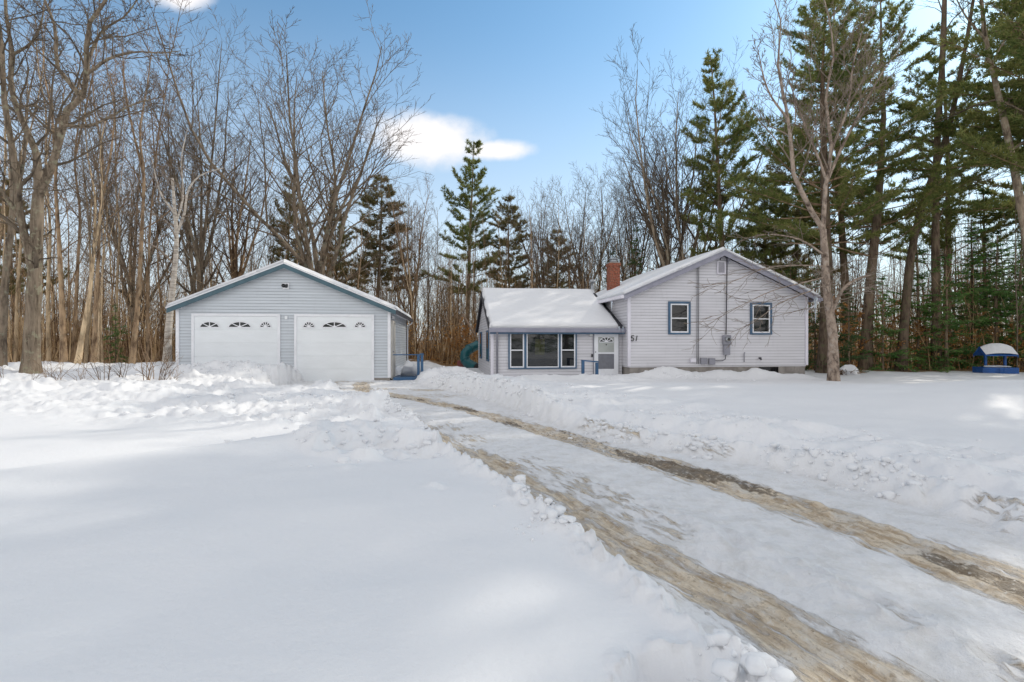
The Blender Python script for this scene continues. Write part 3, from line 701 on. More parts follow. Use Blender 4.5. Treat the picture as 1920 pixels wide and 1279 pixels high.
# service mast, meter, panel
u0,zt=PH.uz(1362,489); u1,zb=PH.uz(1360,628)
cb=MB().tube([(u0-.33,-.12,zt-.0),(u0-.28,-.14,zt+.12),(u0-.15,-.14,zt+.14),(u0-.02,-.06,zt+.05),(u0,-.05,zt-.1),(u1,-.05,zb)],.02,8).build('service_cable',M['dark'],hou,True)
MB().tube([(u0,-.06,zt-.15),(u0+.04,-.12,zt+.02),(u0+.0,-.16,zt+.06)],[.03,.04,.035],8).build('weatherhead',M['grey'],hou,True)
MB().box(PH.uz(1353.5,0)[0],PH.uz(1368,0)[0],-.13,-.02,PH.uz(1360,647)[1],PH.uz(1360,629)[1]).build('meter_box',M['grey'],hou,bevel=.02)
um,zm=PH.uz(1361,637); mt=MB().tube([(um,-.13,zm),(um,-.2,zm)],.10,20).build('electric_meter',M['steel'],hou,True)
MB().tube([(um,-.205,zm),(um,-.215,zm)],.06,16).build('meter_dial',M['black'],mt)
MB().box(PH.uz(1355,0)[0],PH.uz(1366,0)[0],-.12,-.02,PH.uz(1360,666)[1],PH.uz(1360,648)[1]).build('breaker_panel',M['grey'],hou,bevel=.01)
a=PH.uz(1359,666);b=PH.uz(1358,674);c=PH.uz(1353,677);d=PH.uz(1338,677)
MB().tube([(a[0],-.07,a[1]),(b[0],-.07,b[1]),(c[0],-.06,c[1]),(d[0],-.05,d[1])],.014,6).build('conduit',M['dark'],hou,True)
a=PH.uz(1306,499);b=PH.uz(1305.5,683)
for k in (0,.065): MB().tube([(a[0]+k+.12,-.06,a[1]+.02),(a[0]+k+.03,-.05,a[1]),(a[0]+k,-.05,a[1]-.1),(b[0]+k,-.05,b[1])],.012,8).build('conduit',M['dark'],hou,True)
for (x0,x1,y0,y1,mt) in ((1293,1303,672,680,'gtrim'),(1312,1324,671.5,683,'grey'),(1327.5,1338.5,672,684,'grey')):
    MB().box(PH.uz(x0,0)[0],PH.uz(x1,0)[0],-.11,-.02,PH.uz(x0,y1)[1],PH.uz(x0,y0)[1]).build('junction_box',M[mt],hou,bevel=.008)
a=PH.uz(1394,661);b=PH.uz(1394,679); MB().tube([(a[0],-.09,a[1]),(a[0],-.05,a[1]-.04),(b[0],-.05,b[1])],.018,8).build('fill_pipe',M['grey'],hou,True)
a=PH.uz(1423,672); MB().tube([(a[0],-.02,a[1]),(a[0],-.11,a[1]),(a[0],-.13,a[1]-.07)],[.035,.04,.03],8).build('hose_tap',M['dark'],hou,True)
# house number 51 (built strokes)
def strokes(name,parent,S,v,mat,w=.022):
    mb=MB()
    for s in S:
        for p,q in zip(s[:-1],s[1:]): mb.beam((p[0],v,p[1]),(q[0],v,q[1]),w,.012,(0,1,0))
    return mb.build(name,mat,parent)
u,z=PH.uz(1188,635)
strokes('house_number',hou,[[(u+.01,z+.10),(u-.09,z+.095),(u-.105,z+.01),(u-.04,z+.025),(u-.005,z-.02),(u-.02,z-.08),(u-.06,z-.10),(u-.11,z-.07)],[(u+.125,z+.10),(u+.085,z-.10)]],-.03,M['black'],.028)
# basement window glimpse
MB().box(5.3,6.1,.02,.045,.12,.44).build('basement_window',M['glass'],hou)
# chimney
cu,cv=PH.loc(*at(1150,600,24.6)[:2])
mb=MB(); mb.box(cu-.25,cu+.25,cv-.25,cv+.25,2.6,5.02); mb.box(cu-.275,cu+.275,cv-.275,cv+.275,5.02,5.16); ch=mb.build('chimney',M['brick'],hou,bevel=.006)
MB().box(cu-.26,cu+.26,cv-.26,cv+.26,5.16,5.21).build('chimney_crown',M['concrete'],ch,bevel=.015)
mb=MB(); mb.tube([(cu,cv,5.2),(cu,cv,5.36)],.19,18); mb.tube([(cu,cv,5.37),(cu,cv,5.43)],[.25,.16],18); mb.build('chimney_cap',M['steel'],ch,True)
pass
# ===== wing
WV=.70; WL=5.06; WD=6.8; WZE,WZR=1.98,3.50; wu0=-WL; wsl=(WZR-WZE)/(WD/2)
ue=-.02
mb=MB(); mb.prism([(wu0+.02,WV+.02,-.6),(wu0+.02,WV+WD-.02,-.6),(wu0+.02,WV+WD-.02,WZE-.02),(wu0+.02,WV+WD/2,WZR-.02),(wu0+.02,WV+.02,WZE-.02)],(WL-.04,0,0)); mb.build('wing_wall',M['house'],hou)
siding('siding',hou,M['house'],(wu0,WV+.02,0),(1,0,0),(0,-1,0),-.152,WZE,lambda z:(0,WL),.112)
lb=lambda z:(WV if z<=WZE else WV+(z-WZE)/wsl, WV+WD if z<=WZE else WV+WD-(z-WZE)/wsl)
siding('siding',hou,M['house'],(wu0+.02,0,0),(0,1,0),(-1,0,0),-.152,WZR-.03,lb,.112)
mb=MB(); mb.box(wu0-.035,wu0+.07,WV-.03,WV+.06,-.2,WZE); mb.build('corner_board',M['gtrim'],hou)
oh=.34; nl=math.hypot(1,wsl); zle=WZE-oh*wsl
mb=MB(); u1=-.02
mb.prism([(wu0-.12,WV-oh,zle+.05),(wu0-.12,WV+WD/2,WZR+.05),(wu0-.12,WV+WD+oh,zle+.05),(wu0-.12,WV+WD+oh,zle+.12),(wu0-.12,WV+WD/2,WZR+.12),(wu0-.12,WV-oh,zle+.12)],(WL+.10,0,0))
wr=mb.build('wing_roof',M['shingle'],hou)
roof_snow('snow_cap',wr,(wu0-.10,WV-oh-.02,zle+.11),(1,0,0),(0,1/nl,wsl/nl),WL-.12,(WD/2+oh)*nl+.02,.15,edge=.07,seed=21)
roof_snow('snow_cap',wr,(wu0-.10,WV+WD+oh+.02,zle+.11),(1,0,0),(0,-1/nl,wsl/nl),WL+.06,(WD/2+oh)*nl+.02,.17,seed=26)
MB().box(wu0-.14,u1+.06,WV-oh-.10,WV-oh,zle-.06,zle+.10).build('gutter',M['fascia'],hou,bevel=.012)
MB().box(wu0-.10,u1+.0,WV-oh-.005,WV-oh+.02,zle-.12,zle-.055).build('fascia_board',M['blue'],hou)
MB().box(wu0-.1,u1,WV-oh+.02,WV-.005,zle-.02,zle+.0).build('soffit',M['gtrim'],hou)
mb=MB(); x=wu0-.135
for (va,za,vb,zb_) in ((WV-oh,zle,WV+WD/2,WZR),(WV+WD/2,WZR,WV+WD+oh,zle)):
    mb.prism([(x,va,za-.08),(x,vb,zb_-.08),(x,vb,zb_+.07),(x,va,za+.07)],(.02,0,0))
mb.build('rake_board',M['dark'],wr)
MB().tube([(wu0+.17,WV-oh-.03,zle-.05),(wu0+.17,WV-oh+.02,zle-.14),(wu0+.20,WV-.06,zle-.26),(wu0+.20,WV-.06,-.2)],.04,8).build('downspout',M['grey'],hou,True)
# triple window
def wz(px,py): return PH.uz(px,py,WV)
ua=wz(953,640)[0]; ub=wz(1081,640)[0]; zt=wz(1017,621.5)[1]; zb=wz(1017,692)[1]
x1a,x1b=wz(982.5,0)[0],wz(987,0)[0]; x2a,x2b=wz(1047.5,0)[0],wz(1051,0)[0]; t=.055
mb=MB(); mb.box(ua,ua+t,WV-.05,WV,zb,zt); mb.box(ub-t,ub,WV-.05,WV,zb,zt); mb.box(ua+t,ub-t,WV-.05,WV,zt-t,zt); mb.box(ua+t,ub-t,WV-.07,WV,zb,zb+t*.8)
mb.box(x1a,x1b,WV-.05,WV,zb+t*.8,zt-t); mb.box(x2a,x2b,WV-.05,WV,zb+t*.8,zt-t)
w=mb.build('picture_window',M['blue'],hou,bevel=.003); w['label']='blue-framed triple window with a large centre pane between two sashes'
window_sash(w,WV,ua+t,x1a,zb+t*.8,zt-t,True,'glass',.05)
window_sash(w,WV,x1b,x2a,zb+t*.8,zt-t,False,'clearglass',.04)
window_sash(w,WV,x2b,ub-t,zb+t*.8,zt-t,True,'glass',.05)
MB().box(x1b+.03,x2a-.03,WV-.0235,WV-.0225,zb+t*.8+.03,zt-t-.03).build('dark_backing',M['black'],w)  # flat black sheet painted in for the unlit room behind the pane
cu0=wz(1003,0)[0];cu1=wz(1021,0)[0]
mb=MB(); kk=14
for k in range(kk): 
    a=cu0+(cu1-cu0)*k/kk; b=cu0+(cu1-cu0)*(k+1)/kk; mb.quad((a,WV-.0245-.001*(k%2),wz(1012,666)[1]),(b,WV-.0245-.001*((k+1)%2),wz(1012,666)[1]),(b,WV-.0245-.001*((k+1)%2),wz(1012,636)[1]),(a,WV-.0245-.001*(k%2),wz(1012,636)[1]))
mb.build('bright_patch',M['pane_patch'],w)  # added patch, coloured for the bright greenery that shows in the glass
# entry door
ua=wz(1113,0)[0]; ub=wz(1158.5,0)[0]; zt=wz(1135,624)[1]
MB().box(ua-.02,ub+.03,WV-.045,WV,-.2,zt+.03).build('door_surround',M['grey'],hou)
d=MB().box(ua+.01,ub,WV-.075,WV-.04,-.2,zt).build('storm_door',M['white'],hou,bevel=.005)
a=wz(1120.5,0)[0]; b=wz(1150,0)[0]
MB().box(a,b,WV-.083,WV-.077,wz(1135,661)[1],wz(1135,632.5)[1]).build('door_pane',M['sheer'],d)
MB().box(a,b,WV-.083,WV-.077,wz(1135,692)[1],wz(1135,664)[1]).build('door_screen',M['screen'],d)
fw=fan_window(d,(a+b)/2,wz(1135,642)[1],(b-a)*.86,.19,5,WV-.10)
MB().tube([((a+b)/2,WV-.12,wz(0,648)[1]),((a+b)/2,WV-.09,wz(0,648)[1])],.025,8).build('door_ornament',M['dark'],d)
MB().tube([(ua+.05,WV-.11,wz(0,664)[1]),(ua+.05,WV-.08,wz(0,664)[1])],.02,8).build('door_handle',M['dark'],d)
MB().box(wz(1107,0)[0]-.07,wz(1107,0)[0]+.06,WV-.13,WV-.02,wz(1107,631)[1],wz(1107,623)[1]).build('porch_light',M['lampw'],hou,bevel=.015)
MB().box(wz(1109.5,0)[0]-.025,wz(1109.5,0)[0]+.03,WV-.06,WV-.02,wz(1109,670)[1],wz(1109,664.5)[1]).build('door_bell',M['black'],hou,bevel=.008)
MB().box(wz(1170.5,0)[0]-.04,wz(1170.5,0)[0]+.04,WV-.08,WV-.02,wz(1170,679.5)[1],wz(1170,672)[1]).build('outlet_box',M['white'],hou,bevel=.008)
MB().tube([(wz(1169,0)[0],WV-.05,zle-.1),(wz(1169,0)[0],WV-.05,wz(1170,672)[1])],.012,6).build('conduit',M['dark'],hou,True)
# windows in the wing's end wall
for (v0,v1,z0_,z1_) in ((WV+1.0,WV+1.75,.72,1.80),(WV+4.4,WV+5.2,.72,1.80)):
    mb=MB(); x=wu0-.03; mb.box(x-.02,x+.03,v0-.04,v0,z0_-.07,z1_+.07); mb.box(x-.02,x+.03,v1,v1+.04,z0_-.07,z1_+.07); mb.box(x-.03,x+.03,v0,v1,z1_,z1_+.07); mb.box(x-.03,x+.03,v0,v1,z0_-.07,z0_)
    w=mb.build('window',M['blue'],hou); MB().box(x-.012,x-.004,v0,v1,z0_,z1_).build('pane',M['glass'],w)
# roof vent
vu,vv=PH.loc(*at(1111,600,23.3)[:2]); mb=MB(); mb.tube([(vu,vv,3.0),(vu,vv,4.12)],.09,12); mb.tube([(vu,vv,4.14),(vu,vv,4.24)],[.17,.10],14); mb.build('roof_vent',M['steel'],hou,True)

# step railing by entry
x0,z0=PH.uz(1093,677,WV-1.1); x1,z1=PH.uz(1119,679,WV-1.1)
rl=empty('step_railing',(OH[0],OH[1],0),TH,'short blue timber railing standing in snow by the front door','railing')
v=WV-1.1
MB().box(x0-.05,x0+.05,v-.05,v+.05,-.3,z0).build('post',M['rail'],rl,bevel=.006)
MB().box(x1-.05,x1+.05,v-.05,v+.05,-.3,z1-.03).build('post',M['rail'],rl,bevel=.006)
MB().beam((x0-.06,v,z0+.01),(x1+.06,v,z1+.0),.12,.05).build('handrail',M['rail'],rl,bevel=.005)
# icicles
def icicle(px,py0,py1,Y,r,lab):
    p=at(px,py0,Y); q=at(px,py1,Y); L=p[2]-q[2]; mb=MB(); n=9
    pts=[(.006*math.sin(k*1.3),.005*math.cos(k),-L*k/(n-1)) for k in range(n)]
    rs=[r*(1-(k/(n-1))**.8)*(1+.15*math.sin(k*2.2))+.003 for k in range(n)]
    o=mb.tube(pts,rs,8).build('icicle',M['ice'],None,True); o.location=p; tag(o,lab,'icicle','icicles hanging from the eaves')
icicle(1529,558,607,19.72,.07,'longest icicle, hanging from the right end of the house eave')
icicle(1147,566,585,19.70,.045,'icicle hanging from the left end of the upper eave, above the wing roof')
icicle(1161,613,621,19.22,.03,'shorter icicle below the wing gutter beside the front door')
icicle(1168,613,629,19.24,.022,'thin icicle at the right end of the wing gutter')

# ===== wishing well planter
wl=at(1866,702,25.2); wp=empty('wishing_well',(wl[0],wl[1],wl[2]-.02),math.radians(-14),'bright blue wooden wishing-well planter with a snow-topped little roof','wishing well')
mb=MB(); bw,bd,bh=.74,.40,.36
for (a,b,c,d_) in ((-bw,bw,-bd,-bd+.06),(-bw,bw,bd-.06,bd),(-bw,-bw+.06,-bd+.06,bd-.06),(bw-.06,bw,-bd+.06,bd-.06)): mb.box(a,b,c,d_,-.2,bh)
for x in (-.05,.14): mb.box(x-.015,x+.035,-bd-.02,-bd,-.2,bh)
mb.build('planter_box',M['royal'],wp,bevel=.01)
V,T=lump_template(5,3); link('snow_fill',mesh_np('snow_fill',V*np.array([.77,.43,.09])+np.array([0,0,.36]),None,T,True),M['snow'],wp)
for x in (-.40,.40): MB().box(x-.045,x+.045,-.05,.05,.3,1.28).build('post',M['royal'],wp,bevel=.008)
rw,rd_,rz,re=.64,.48,1.32,.92
mb=MB()
for s in (-1,1): mb.hexa([(-rw,0,rz),(rw,0,rz),(rw,s*rd_,re),(-rw,s*rd_,re),(-rw,0,rz+.04),(rw,0,rz+.04),(rw,s*rd_,re+.04),(-rw,s*rd_,re+.04)])
for s in (-1,1):
    for x in (-rw-.03,rw): mb.hexa([(x,0,rz-.07),(x+.03,0,rz-.07),(x+.03,s*rd_,re-.07),(x,s*rd_,re-.07),(x,0,rz+.05),(x+.03,0,rz+.05),(x+.03,s*rd_,re+.05),(x,s*rd_,re+.05)])
r=mb.build('roof',M['royal'],wp)
MB().prism([(-rw+.22,-.13,rz-.22),(-rw+.22,.13,rz-.22),(-rw+.22,0,rz-.03)],(.03,0,0)).build('gable_board',M['royal'],wp)
a=np.linspace(-1,1,36); b=np.linspace(-1,1,28); A,B=np.meshgrid(a,b,indexing='ij')
base=rz+.045-np.abs(B)*(rz-re); top=base+.03+.20*np.clip(1-np.abs(A-.05)**2.0,0,1)*(1-np.abs(B)**2.5*.7)*(1+.2*fbm(A*2,B*2,3,2))-.10*(1-np.sqrt(B*B+.05))*0
top=np.where(np.abs(B)<.35,np.minimum(top,rz+.20*np.clip(1-np.abs(A-.05)**2.2,0,1)+.02),top)
V=np.stack([A*rw*1.02,B*rd_*1.02,top],-1).reshape(-1,3); i=np.arange(35)[:,None]; j=np.arange(27)[None,:]
Q=np.stack([i*28+j,(i+1)*28+j,(i+1)*28+j+1,i*28+j+1],-1).reshape(-1,4); link('snow_cap',mesh_np('snow_cap',V,Q,None,True),M['snow'],r)

# ===== tube slide
def P3(px,py,Y): return tuple(at(px,py,Y))
sl=empty('tube_slide',(at(880,690,27)[0],27,-.1),0,'curved teal plastic tube slide with a dark opening, behind the house','slide')
def rel(p): return (p[0]-sl.location[0],p[1]-sl.location[1],p[2]-sl.location[2])
path=[(905,640,28.2),(893,649,27.6),(880,655,27.2),(872,664,27),(871,673,26.9),(876,681,26.8),(886,687,26.5),(894,690,26.3)]
pp=[np.array(rel(P3(*q))) for q in path]
fine=[]
for k in range(len(pp)-1):
    for t in (0,.33,.67): fine.append(pp[k]*(1-t)+pp[k+1]*t)
fine.append(pp[-1])
MB().tube(fine,.25,18,False).build('tube',M['slide'],sl,True)
for k in (6,13): 
    c=fine[k]; dd=fine[k+1]-fine[k-1]; dd/=np.linalg.norm(dd); MB().tube([c-dd*.03,c+dd*.03],.275,18).build('joint_ring',M['slide'],sl,True)
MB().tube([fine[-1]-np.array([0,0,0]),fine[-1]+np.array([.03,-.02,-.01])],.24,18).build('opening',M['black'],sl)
q0=rel(P3(867,682,27.4)); MB().box(q0[0]-.25,q0[0]+.25,q0[1]-.3,q0[1]+.3,q0[2]-.6,q0[2]+.15).build('base_block',M['redp'],sl,bevel=.04)
a=rel(P3(868,590,28.5)); b=rel(P3(900,645,27.5)); MB().tube([a,b],.06,8).build('support_pole',M['wood'],sl,True)

# ------------------------------------------------------------------ trees
def tubes_to_mesh(name,tubes):
    """tubes: list of (pts(k,3), radii(k), sides)"""
    groups={}
    for p,r,s in tubes: groups.setdefault((len(p),s),[]).append((p,r))
    Vs=[];Qs=[];n0=0
    for (k,s),L in groups.items():
        Pn=np.array([a for a,_ in L]); Rn=np.array([b for _,b in L])
        T=np.empty_like(Pn); T[:,1:-1]=Pn[:,2:]-Pn[:,:-2]; T[:,0]=Pn[:,1]-Pn[:,0]; T[:,-1]=Pn[:,-1]-Pn[:,-2]
        T/=np.linalg.norm(T,axis=2,keepdims=True)+1e-9
        av=Pn[:,-1]-Pn[:,0]; ref=np.where((np.abs(av[:,2])<.75*np.linalg.norm(av,axis=1))[:,None],np.array([[0,0,1.]]),np.array([[1.,.13,0]]))
        A=np.cross(T,ref[:,None,:]); A/=np.linalg.norm(A,axis=2,keepdims=True)+1e-9; B=np.cross(A,T)
        an=np.arange(s)*2*PI/s
        ring=A[:,:,None,:]*np.cos(an)[None,None,:,None]+B[:,:,None,:]*np.sin(an)[None,None,:,None]
        V=Pn[:,:,None,:]+ring*Rn[:,:,None,None]
        m=len(L); base=(np.arange(m)*k*s)[:,None,None]; i=np.arange(k-1)[None,:,None]; j=np.arange(s)[None,None,:]; j2=(j+1)%s
        Q=np.stack([base+i*s+j,base+i*s+j2,base+(i+1)*s+j2,base+(i+1)*s+j],-1).reshape(-1,4)+n0
        Vs.append(V.reshape(-1,3));Qs.append(Q);n0+=m*k*s
    return mesh_np(name,np.concatenate(Vs),np.concatenate(Qs),None,True)
def resample(P,n):
    P=np.asarray(P,float); d=np.r_[0,np.cumsum(np.linalg.norm(np.diff(P,axis=0),axis=1))]; t=np.linspace(0,d[-1],n)
    return np.stack([np.interp(t,d,P[:,i]) for i in range(3)],1)
def cr(P,n):
    """smooth curve through points"""
    P=np.asarray(P,float); Q=np.vstack([2*P[0]-P[1],P,2*P[-1]-P[-2]]); out=[]
    for i in range(1,len(Q)-2):
        for t in np.linspace(0,1,8,endpoint=False):
            a,b,c,d=Q[i-1],Q[i],Q[i+1],Q[i+2]
            out.append(.5*((2*b)+(-a+c)*t+(2*a-5*b+4*c-d)*t*t+(-a+3*b-3*c+d)*t**3))
    out.append(P[-1]); return resample(out,n)
def spawn(rng,tubes,pts,rad,levels,li,rmin=.006):
    if li>=len(levels): return
    c=levels[li]; k=len(pts); seg=np.linalg.norm(np.diff(pts,axis=0),axis=1); L=seg.sum()
    n=max(1,int(round(c['n']*(L if c.get('per_m') else 1)*rng.uniform(.8,1.2))))
    az=rng.random()*6.28
    for q in range(n):
        t=c['t0']+(c.get('t1',1)-c['t0'])*(q+rng.random())/n
        f=t*(k-1); i=min(int(f),k-2); fr=f-i
        p=pts[i]*(1-fr)+pts[i+1]*fr; r=rad[i]*(1-fr)+rad[i+1]*fr
        tg=pts[i+1]-pts[i]; tg/=np.linalg.norm(tg)+1e-9
        az+=2.4+rng.normal()*.5
        h=np.array([math.cos(az),math.sin(az),0.]); pe=h-tg*(h@tg); nn=np.linalg.norm(pe)
        if nn<.2: pe=np.cross(tg,[0,0,1.]); nn=np.linalg.norm(pe)+1e-9
        pe/=nn
        a=math.radians(c['a']+rng.normal()*c.get('as',9)); d=tg*math.cos(a)+pe*math.sin(a)
        ln=c['len']*(L if not c.get('abs') else 1)*(1-c.get('taper',.5)*(t-c['t0'])/(1.001-c['t0']))*rng.uniform(.65,1.25)
        m=c['seg']; P=[p]; st=ln/(m-1)
        for s in range(m-1):
            d=d+np.array([0,0,c['up']])+rng.normal(size=3)*c['wig']; d/=np.linalg.norm(d); P.append(P[-1]+d*st)
        P=np.array(P); r0=max(rmin,min(r*.75,c.get('rk',.62)*r*math.sqrt(min(1,ln/(.4*L+1e-6)))))
        R=np.linspace(r0,max(rmin*.6,r0*c.get('rt',.25)),m)
        tubes.append((P,R,c['sd'])); spawn(rng,tubes,P,R,levels,li+1,rmin)
def flare(R,pts,amt=.35,h=.7):
    z=np.linalg.norm(pts-pts[0],axis=1); return R*(1+amt*np.exp(-(z/h)**1.2))
LV_MAPLE=[dict(n=14,t0=.2,len=.44,a=36,up=.07,wig=.10,seg=6,sd=4,taper=.55,rk=.55),
          dict(n=9,t0=.18,len=.42,a=38,up=.07,wig=.14,seg=5,sd=3,taper=.5),
          dict(n=4,t0=.2,len=.5,a=38,up=.08,wig=.16,seg=4,sd=3,taper=.5)]
LV_OAK=[dict(n=11,t0=.15,len=.42,a=48,up=.05,wig=.20,seg=7,sd=4,taper=.5,rk=.55),
        dict(n=8,t0=.15,len=.42,a=48,up=.04,wig=.24,seg=5,sd=3,taper=.5),
        dict(n=4,t0=.2,len=.5,a=45,up=.05,wig=.26,seg=4,sd=3,taper=.4)]
LV_FOREST=[dict(n=16,t0=.32,len=.25,a=42,up=.11,wig=.12,seg=6,sd=4,taper=.6,rk=.5),
           dict(n=6,t0=.2,len=.42,a=40,up=.08,wig=.16,seg=4,sd=3,taper=.5),
           dict(n=3,t0=.2,len=.5,a=40,up=.06,wig=.18,seg=3,sd=3,taper=.4)]
def make_tree_meshes(name,rng,trunks,levels,rmin=.007,extra=None):
    """trunks: list of (pts,r0,r1,sides); returns trunk mesh, branches mesh"""
    tt=[];br=[]
    for P,r0,r1,sd,fl,lv in trunks:
        R=np.linspace(r0,r1,len(P))*(1+.06*np.sin(np.arange(len(P))*2.1+r0*50))
        if fl: R=flare(R,P)
        tt.append((P,R,sd)); spawn(rng,br,P,R,lv if lv is not None else levels,0,rmin)
    if extra: br+=extra
    return tubes_to_mesh(name+'_trunk',tt), tubes_to_mesh(name+'_branches',br)
def rnd_spine(rng,H,k,wig,p0=(0,0,-.3),lean=(0,0)):
    P=[np.array(p0,float)]; d=np.array([lean[0],lean[1],1.])
    for i in range(k-1):
        d=d+np.array([rng.normal()*wig-d[0]*.15+lean[0]*.15,rng.normal()*wig-d[1]*.15+lean[1]*.15,0]); d/=np.linalg.norm(d); P.append(P[-1]+d*H/(k-1))
    return np.array(P)
TPL={}
def tpl_maple(key,seed,H=15,nl=5,spread=28,fork=.3,wig=.07):
    rng=np.random.default_rng(seed); tr=[]
    tk=rnd_spine(rng,H*fork,6,.04); tr.append((tk,H*.0115,H*.0098,10,True,[dict(n=2,t0=.6,len=.9,a=55,up=.08,wig=.12,seg=6,sd=4)]+LV_MAPLE[1:]))
    top=tk[-1]
    for q in range(nl):
        az=q*6.28/nl+rng.normal()*.3; a=math.radians(spread*rng.uniform(.35,1.15) if q else 6)
        d=np.array([math.cos(az)*math.sin(a),math.sin(az)*math.sin(a),math.cos(a)]); f0=rng.uniform(.55,1) if q else 1
        b=tk[0]*(1-f0)+top*f0 if q else top
        b=tk[min(5,int(round(f0*5)))]
        Lq=H*(1-fork)*rng.uniform(.85,1.08)/math.cos(a)*(.96); P=[b.copy()]
        for s in range(9):
            d=d+np.array([0,0,.035])+rng.normal(size=3)*wig; d/=np.linalg.norm(d); P.append(P[-1]+d*Lq/9)
        tr.append((np.array(P),H*.0068*rng.uniform(.8,1.1),H*.001,7,False,None))
    TPL[key]=make_tree_meshes(key,rng,tr,LV_MAPLE)
def tpl_forest(key,seed,H=14,r=.13,lv=LV_FOREST,wig=.035,fork=False):
    rng=np.random.default_rng(seed); P=rnd_spine(rng,H,14,wig); tr=[(P,r,.012,8,True,None)]
    if fork:
        k=rng.integers(5,8); d=P[k]-P[k-1]; d/=np.linalg.norm(d); d+=np.array([rng.choice([-1,1])*.35,rng.normal()*.2,0]); Q=[P[k]]
        for s in range(8): d=d+np.array([-d[0]*.08,-d[1]*.08,.06])+rng.normal(size=3)*.05; d/=np.linalg.norm(d); Q.append(Q[-1]+d*H*.5/8)
        tr.append((np.array(Q),r*.62,.01,6,False,None))
    TPL[key]=make_tree_meshes(key,rng,tr,lv)
LV_THIN=[dict(n=15,t0=.3,len=.22,a=38,up=.11,wig=.11,seg=5,sd=3,taper=.6,rk=.5),dict(n=6,t0=.2,len=.42,a=38,up=.08,wig=.16,seg=3,sd=3,taper=.5),dict(n=2.5,t0=.2,len=.5,a=38,up=.05,wig=.16,seg=3,sd=3,taper=.5)]
tpl_maple('maple_a',11,15,8,36,.33); tpl_maple('maple_b',12,15,8,28,.30); tpl_maple('maple_c',23,15,5,20,.42,.05)
tpl_forest('forest_a',31,14,.085); tpl_forest('forest_b',32,14,.075,fork=True); tpl_forest('forest_c',33,14,.10,wig=.05,fork=True)
tpl_forest('pole_a',41,12,.05,LV_THIN,.03); tpl_forest('pole_b',42,12,.042,LV_THIN,.05); tpl_forest('pole_c',43,12,.046,LV_THIN,.04,True)
tpl_forest('sap_a',45,6,.03,[dict(n=11,t0=.15,len=.32,a=40,up=.08,wig=.12,seg=5,sd=3,taper=.6),dict(n=5,t0=.2,len=.42,a=38,up=.06,wig=.16,seg=3,sd=3)],.06)
tpl_forest('sap_b',46,6,.025,[dict(n=9,t0=.2,len=.35,a=35,up=.1,wig=.14,seg=5,sd=3,taper=.6),dict(n=5,t0=.2,len=.42,a=38,up=.06,wig=.16,seg=3,sd=3)],.08,True)
ORD=['leftmost','second','third','fourth','fifth','sixth','seventh','eighth','ninth','tenth','eleventh','twelfth','thirteenth','fourteenth','fifteenth','sixteenth','seventeenth','eighteenth','nineteenth','twentieth']
FH={'maple':15.,'fores':14.,'pole_':12.,'sap_a':6.,'sap_b':6.}
def place_tree(key,px,Y,ytop,sxy=1,rot=0,bark='bark_grey',twig='twig_grey',label=None,group=None,name='bare_tree',lean=0,cat='tree'):
    x=(px-960)/F*Y; z=gz(x,Y); H=CAMZ+(640-ytop)/F*Y-z; s=H/FH[key[:5]]
    o=empty(name,(x,Y,z-.05),rot,label,cat,group); o.scale=(s*sxy,s*sxy,s)
    if lean: o.rotation_euler=(0,lean,rot)
    tm,bm=TPL[key]
    t=link('trunk',tm,None,o); b=link('branches',bm,None,o)
    for ob,mt in((t,bark),(b,twig)):
        if not ob.data.materials: ob.data.materials.append(M[mt])
        ob.material_slots[0].link='OBJECT'; ob.material_slots[0].material=M[mt]
    return o
# hero: hand laid trunk and leaders
def hero(name,px_base,Y,limbs,seed,label,bark,twig,levels,rmin=.008,cat='tree',extra_lv=None,group=None):
    """limbs: list of dict(p=[(px,py,dY)..], r=(r0,r1), sd, base)"""
    rng=np.random.default_rng(seed); x0=(px_base-960)/F*Y; z0=gz(x0,Y); tr=[]
    for L in limbs:
        P=cr(np.array([at(a,b,Y+c) for a,b,c in L['p']])-np.array([x0,Y,z0]),L.get('k',12))
        if L.get('base'): P[0,2]=-.25
        tr.append((P,L['r'][0],L['r'][1],L.get('sd',8),L.get('base',False),L.get('lv',levels)))
    tm,bm=make_tree_meshes(name,rng,tr,levels,rmin)
    o=empty(name,(x0,Y,z0),0,label,cat,group)
    link('trunk',tm,M[bark],o); link('branches',bm,M[twig],o); return o
few=[dict(n=4,t0=.5,len=.25,a=50,up=.03,wig=.2,seg=5,sd=4),dict(n=6,t0=.2,len=.4,a=45,up=.03,wig=.22,seg=4,sd=3),dict(n=4,t0=.2,len=.5,a=45,up=.03,wig=.2,seg=3,sd=3)]
